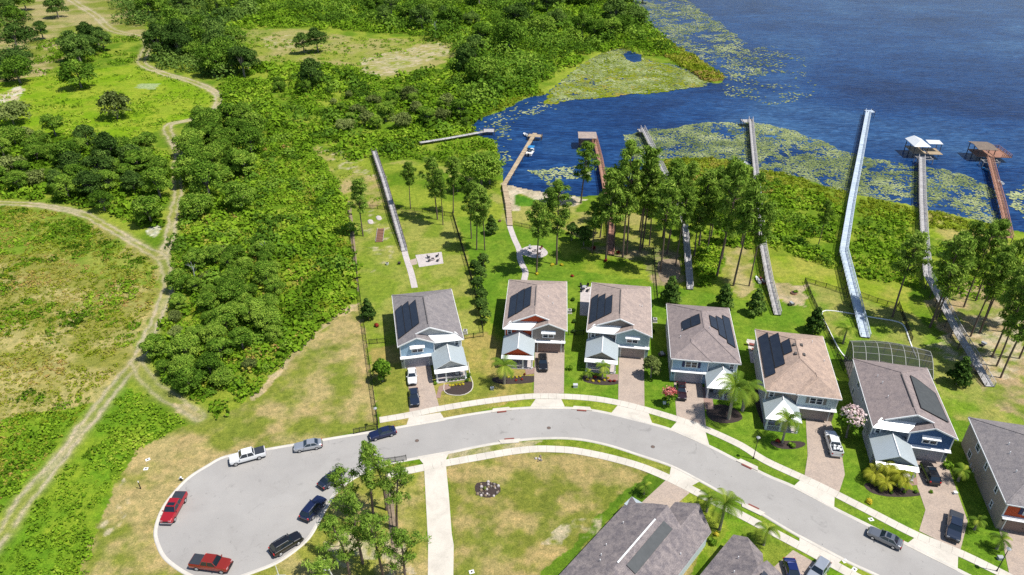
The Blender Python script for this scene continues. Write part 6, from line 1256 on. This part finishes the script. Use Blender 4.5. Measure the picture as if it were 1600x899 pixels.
def box(label,px,w,d,h,mat,name='utility_box',cat='utility box',rz=0,z=0):
    m=MB(); m.box(-w/2,w/2,-d/2,d/2,0,h); l=MB(); l.box(-w/2-.04,w/2+.04,-d/2-.04,d/2+.04,h,h+.06); smallthing(name,label,cat,px,[('cabinet',m,mat),('lid',l,mat)],rz,z)
box('grey utility cabinet on the lawn between the second and third drives',(899,605),.8,.6,.6,'acmetal'); box('small utility box on the front lawn of the first house',(769,609),.6,.5,.5,'grey'); box('utility box on the lawn left of the fourth driveway',(1038,631),.5,.4,.45,'white'); box('utility box on the grass by the drive of the black off-roader',(1492,772),.5,.4,.4,'white'); box('utility box on the lawn before the last house',(1562,874),.7,.5,.5,'grey')
for l,px in (('white valve pad in the dry field, upper of two',(231,718.5)),('white valve pad in the dry field, lower of two',(228,733)),('white valve pad on the verge above the grey sedan',(1361,812)),('white valve pad on the bottom verge, left one',(1320,877)),('white valve pad on the bottom verge, right one',(1335,890)),('white valve pad on the lawn beside the concrete path at the bottom',(737,894))):
    a=B(-.36,.36,-.3,.3,0,.05); b=CY(0,0,.05,.07,.16,10); smallthing('valve_pad',l,'valve cover',px,[('pad',a,'white'),('lid',b,'iron')],rnd.random())
t=MB(); t.tube([(0,0,0),(0,0,1.5)],[.09,.07],8); c=MB(); c.tube([(0,0,1.5),(0,0,1.75)],[.1,.06],8); smallthing('marker_post','dark post with white cap standing in the dry field','post',(220,764),[('post',t,'black'),('cap',c,'white')])
t=MB(); t.tube([(0,0,0),(0,0,.75)],[.18,.14],8); c=MB(); c.tube([(0,0,.75),(0,0,.95)],[.2,.05],8); t2=MB(); t2.tube([(-.35,0,.45),(.35,0,.45)],[.09,.09],8); smallthing('fire_hydrant','black and white hydrant at the left kerb above the bright red pickup','hydrant',(284,751),[('barrel',t,'black'),('cap',c,'white'),('nozzle',t2,'white')])
# white A-frame near the bottom edge
m=MB(); H_=6.0
for sx in (-1,1): m.beam((sx*1.3,0,0),(sx*.12,0,H_),.12)
for z in (1.6,3.2,4.8): k=1.3-1.18*z/H_; m.beam((-k,0,z),(k,0,z),.09)
sp=MB(); sp.tube([(0,0,H_),(0,0,H_+1.1)],[.06,.03],6); smallthing('ladder_mast','white ladder-like A-frame mast under the near pines','mast',(518,926),[('frame',m,'white'),('tip',sp,'white')])
m=MB(); m.tube([(0,0,0),(-.15,0,3.6)],[.08,.05],6); c=MB(); c.box(-.7,.7,-.2,.6,.3,.4); smallthing('umbrella_pole','thin white pole at the bottom edge left of the near pines','pole',(438,907),[('pole',m,'white'),('base',c,'acmetal')])
# rocks with plants in the centre field
def rocks(label,px,n,rad,group,mats=('patio','straw','bark2')):
    g=random.Random(len(label)); x,y=G(*px)
    for i in range(n):
        a=g.uniform(0,6.28); q=rad*g.random()**.5; s_=g.uniform(.14,.34); m=MB(); m.tube([(0,0,0),(0,0,s_*.6),(g.uniform(-.05,.05),0,s_)],[s_*.9,s_*.8,s_*.3],6); o=m.obj('rock',M[mats[i%3]]); o.location=(x+q*math.cos(a),y+q*math.sin(a),.03); o.rotation_euler.z=a; tag(o,label,'rock',group)
rocks('pale rock of the low ring in the dry centre field',(763,767),26,1.9,'rocks of the ring in the centre field')
rocks('small stone by the pavement at the top of the centre field',(840,716),9,.8,'stones at the top of the centre field')
shrub('small dry shrub amid the rock ring','grey',(757,765),.5); 
def chair(label,px,rz,col_,group):
    s=MB(); s.box(-.3,.3,-.3,.3,.38,.45); b=MB(); b.slab([(-.3,.28,.45),(.3,.28,.45),(.3,.45,1.0),(-.3,.45,1.0)],.06); p=[('seat',s,col_),('backrest',b,col_)]
    for a,c in ((-.26,-.26),(.26,-.26),(-.26,.26),(.26,.26)): l=MB(); l.box(a-.03,a+.03,c-.03,c+.03,0,.38); p.append(('leg',l,'black'))
    return smallthing('garden_chair',label,'chair',px,p,rz,.05,group)
def table(label,px,col_,r=.55,group=None):
    a=CY(0,0,.68,.73,r,14); b=CY(0,0,0,.68,.06,8); smallthing('garden_table',label,'table',px,[('table_top',a,col_),('leg',b,'black')],0,.05,group)
def pit(label,px):
    m=MB(); 
    for k in range(10): a=k*.628; m.box(.55*math.cos(a)-.16,.55*math.cos(a)+.16,.55*math.sin(a)-.12,.55*math.sin(a)+.12,0,.35,rot=a+1.57,c=(.55*math.cos(a),.55*math.sin(a)))
    c=CY(0,0,0,.12,.45,12); smallthing('fire_pit',label,'fire pit',px,[('stone_ring',m,'patio'),('ash',c,'mulch')],0,.05)
pit('round stone fire pit on the patio of the second backyard',(836,393)); pit('fire pit on the white patio of the first backyard',(676,406))
for i,(px,r_,c_) in enumerate([((828,397),2.2,'grey'),((843,398),-2.0,'drain'),((845,390),-.8,'drain'),((829,389),.7,'grey')]): chair(['grey chair at the near left of the fire pit','red chair at the near right of the fire pit','red chair at the far right of the fire pit','grey chair at the far left of the fire pit'][i],px,r_,c_,'chairs round the fire pit')
for i,(px,r_) in enumerate([((670,404),1.4),((671,409),2.0),((683,402),-1.2),((684,409),-1.9)]): chair(['upper dark chair at the left of the white patio','lower dark chair at the left of the white patio','upper dark chair at the right of the white patio','lower dark chair at the right of the white patio'][i],px,r_,'black','chairs of the white patio')
table('dark round table on the side patio of the third house','x' and (913,452),'bluecanvas' if 0 else 'grey')
for i,(px,r_) in enumerate([((909,449),.8),((917,449),-.8),((909,456),2.3),((918,456),-2.3)]): chair(['far left chair at the side patio table','far right chair at the side patio table','near left chair at the side patio table','near right chair at the side patio table'][i],px,r_,'black','chairs at the side patio of the third house')
for i,(px,r_) in enumerate([((715,587),2.8),((722,586),3.2)]): chair('left chair on the first porch' if i==0 else 'right chair on the first porch',px,r_,'white','chairs on the first porch')
for i,px in enumerate([(1173,540),(1177,548)]): 
    s=MB(); s.slab([(-.35,-.9,.3),(.35,-.9,.3),(.35,.4,.35),(-.35,.4,.35)],.07); b=MB(); b.slab([(-.35,.4,.35),(.35,.4,.35),(.35,1.0,.8),(-.35,1.0,.8)],.07); smallthing('sun_lounger',['upper red-striped lounger beside the tan roofed house','lower lounger beside the tan roofed house'][i],'lounger',px,[('seat',s,'redleafsolid' if 0 else 'drain'),('backrest',b,'seat')],1.3,.06)
# first backyard: stone ovals, play rails
for l,px in (('left oval of pale stone in the first backyard',(579,347)),('right oval of pale stone in the first backyard',(592,341))):
    m=MB(); m.tube([(0,-1.5,.12),(0,-.8,.12),(0,.8,.12),(0,1.5,.12)],[.25,.75,.75,.25],10); o=m.obj('stone_oval',M['patio']); x,y=G(*px); o.location=(x,y,0); o.rotation_euler.z=.35; o.scale=(1,1,.35); tag(o,l,'stone')
m=MB()
for k in range(9): m.box(-.9,.9,-3.6+k*.9,-3.25+k*.9,.02,.3+.05*(k%2))
r2=MB()
for sx in (-.95,.95): r2.beam((sx,-3.8,.35),(sx,4.2,.35),.1,.1)
smallthing('timber_steps','row of timber play steps in the first backyard, left of the boardwalk','play steps',(594,369),[('steps',m,'woodred'),('rail',r2,'woodgrey')],.1)
for l,px,mat in (('black planter tub in the first backyard, left of the path',(624,413),'black'),('white bucket in the first backyard beside the black tub',(605,414),'white'),('orange pot at the fence corner of the second yard',(781,347),'woodred')):
    a=MB(); a.tube([(0,0,0),(0,0,.55)],[.3,.42],10); b=CY(0,0,.5,.56,.36,10); smallthing('planter',l,'planter',px,[('tub',a,mat),('soil',b,'mulch')])
def gear(label,px,rz): a=B(-.7,.7,-.3,.3,.1,.55); b=B(-.3,.3,-.5,.5,.55,.8); smallthing('equipment_box',label,'equipment box',px,[('case',a,'iron'),('top',b,'grey')],rz)
gear('dark folded chairs on the sand strip between the boardwalks',(1236,477),.3); gear('dark equipment on the lawn left of the fourth house',(1034,556),.1); gear('small dark trailer among the right-hand pines',(1536,540),.6)
m=MB(); m.tube([(0,0,0),(0,0,.35)],[.75,.7],12); c=CY(0,0,.3,.36,.6,12); smallthing('round_planter','round brick planter with a green shrub on the sand strip','planter',(1240,459),[('wall',m,'woodred'),('soil',c,'mulch')]); shrub('green shrub inside the round brick planter','green',(1242,458),.9)
x,y=G(1094,573); 
# dead pale trunk in the scrub above the clearing
m=MB(); m.tube([(0,0,0),(.4,0,5),(0,.3,9)],[.35,.2,.05],6)
for k in range(7): a=k*1.1; m.tube([(.2,.1,4+k*.6),(1.6*math.cos(a),1.6*math.sin(a),6+k*.6)],[.1,.03],5)
smallthing('dead_tree','bare pale dead tree at the wood edge above the clearing','dead tree',(680,60),[('trunk',m,'grey')])
for px,l in (((305,438),'bare grey snag at the left edge of the thicket'),((418,405),'bare pale snag in the scrub left of the long fence')):
    m=MB(); m.tube([(0,0,0),(.2,0,3),(0,.2,5)],[.15,.1,.03],5)
    for k in range(5): a=k*1.3; m.tube([(.1,.05,2+k*.5),(1.2*math.cos(a),1.2*math.sin(a),3.4+k*.5)],[.06,.02],4)
    smallthing('dead_tree',l,'dead tree',px,[('trunk',m,'grey')])
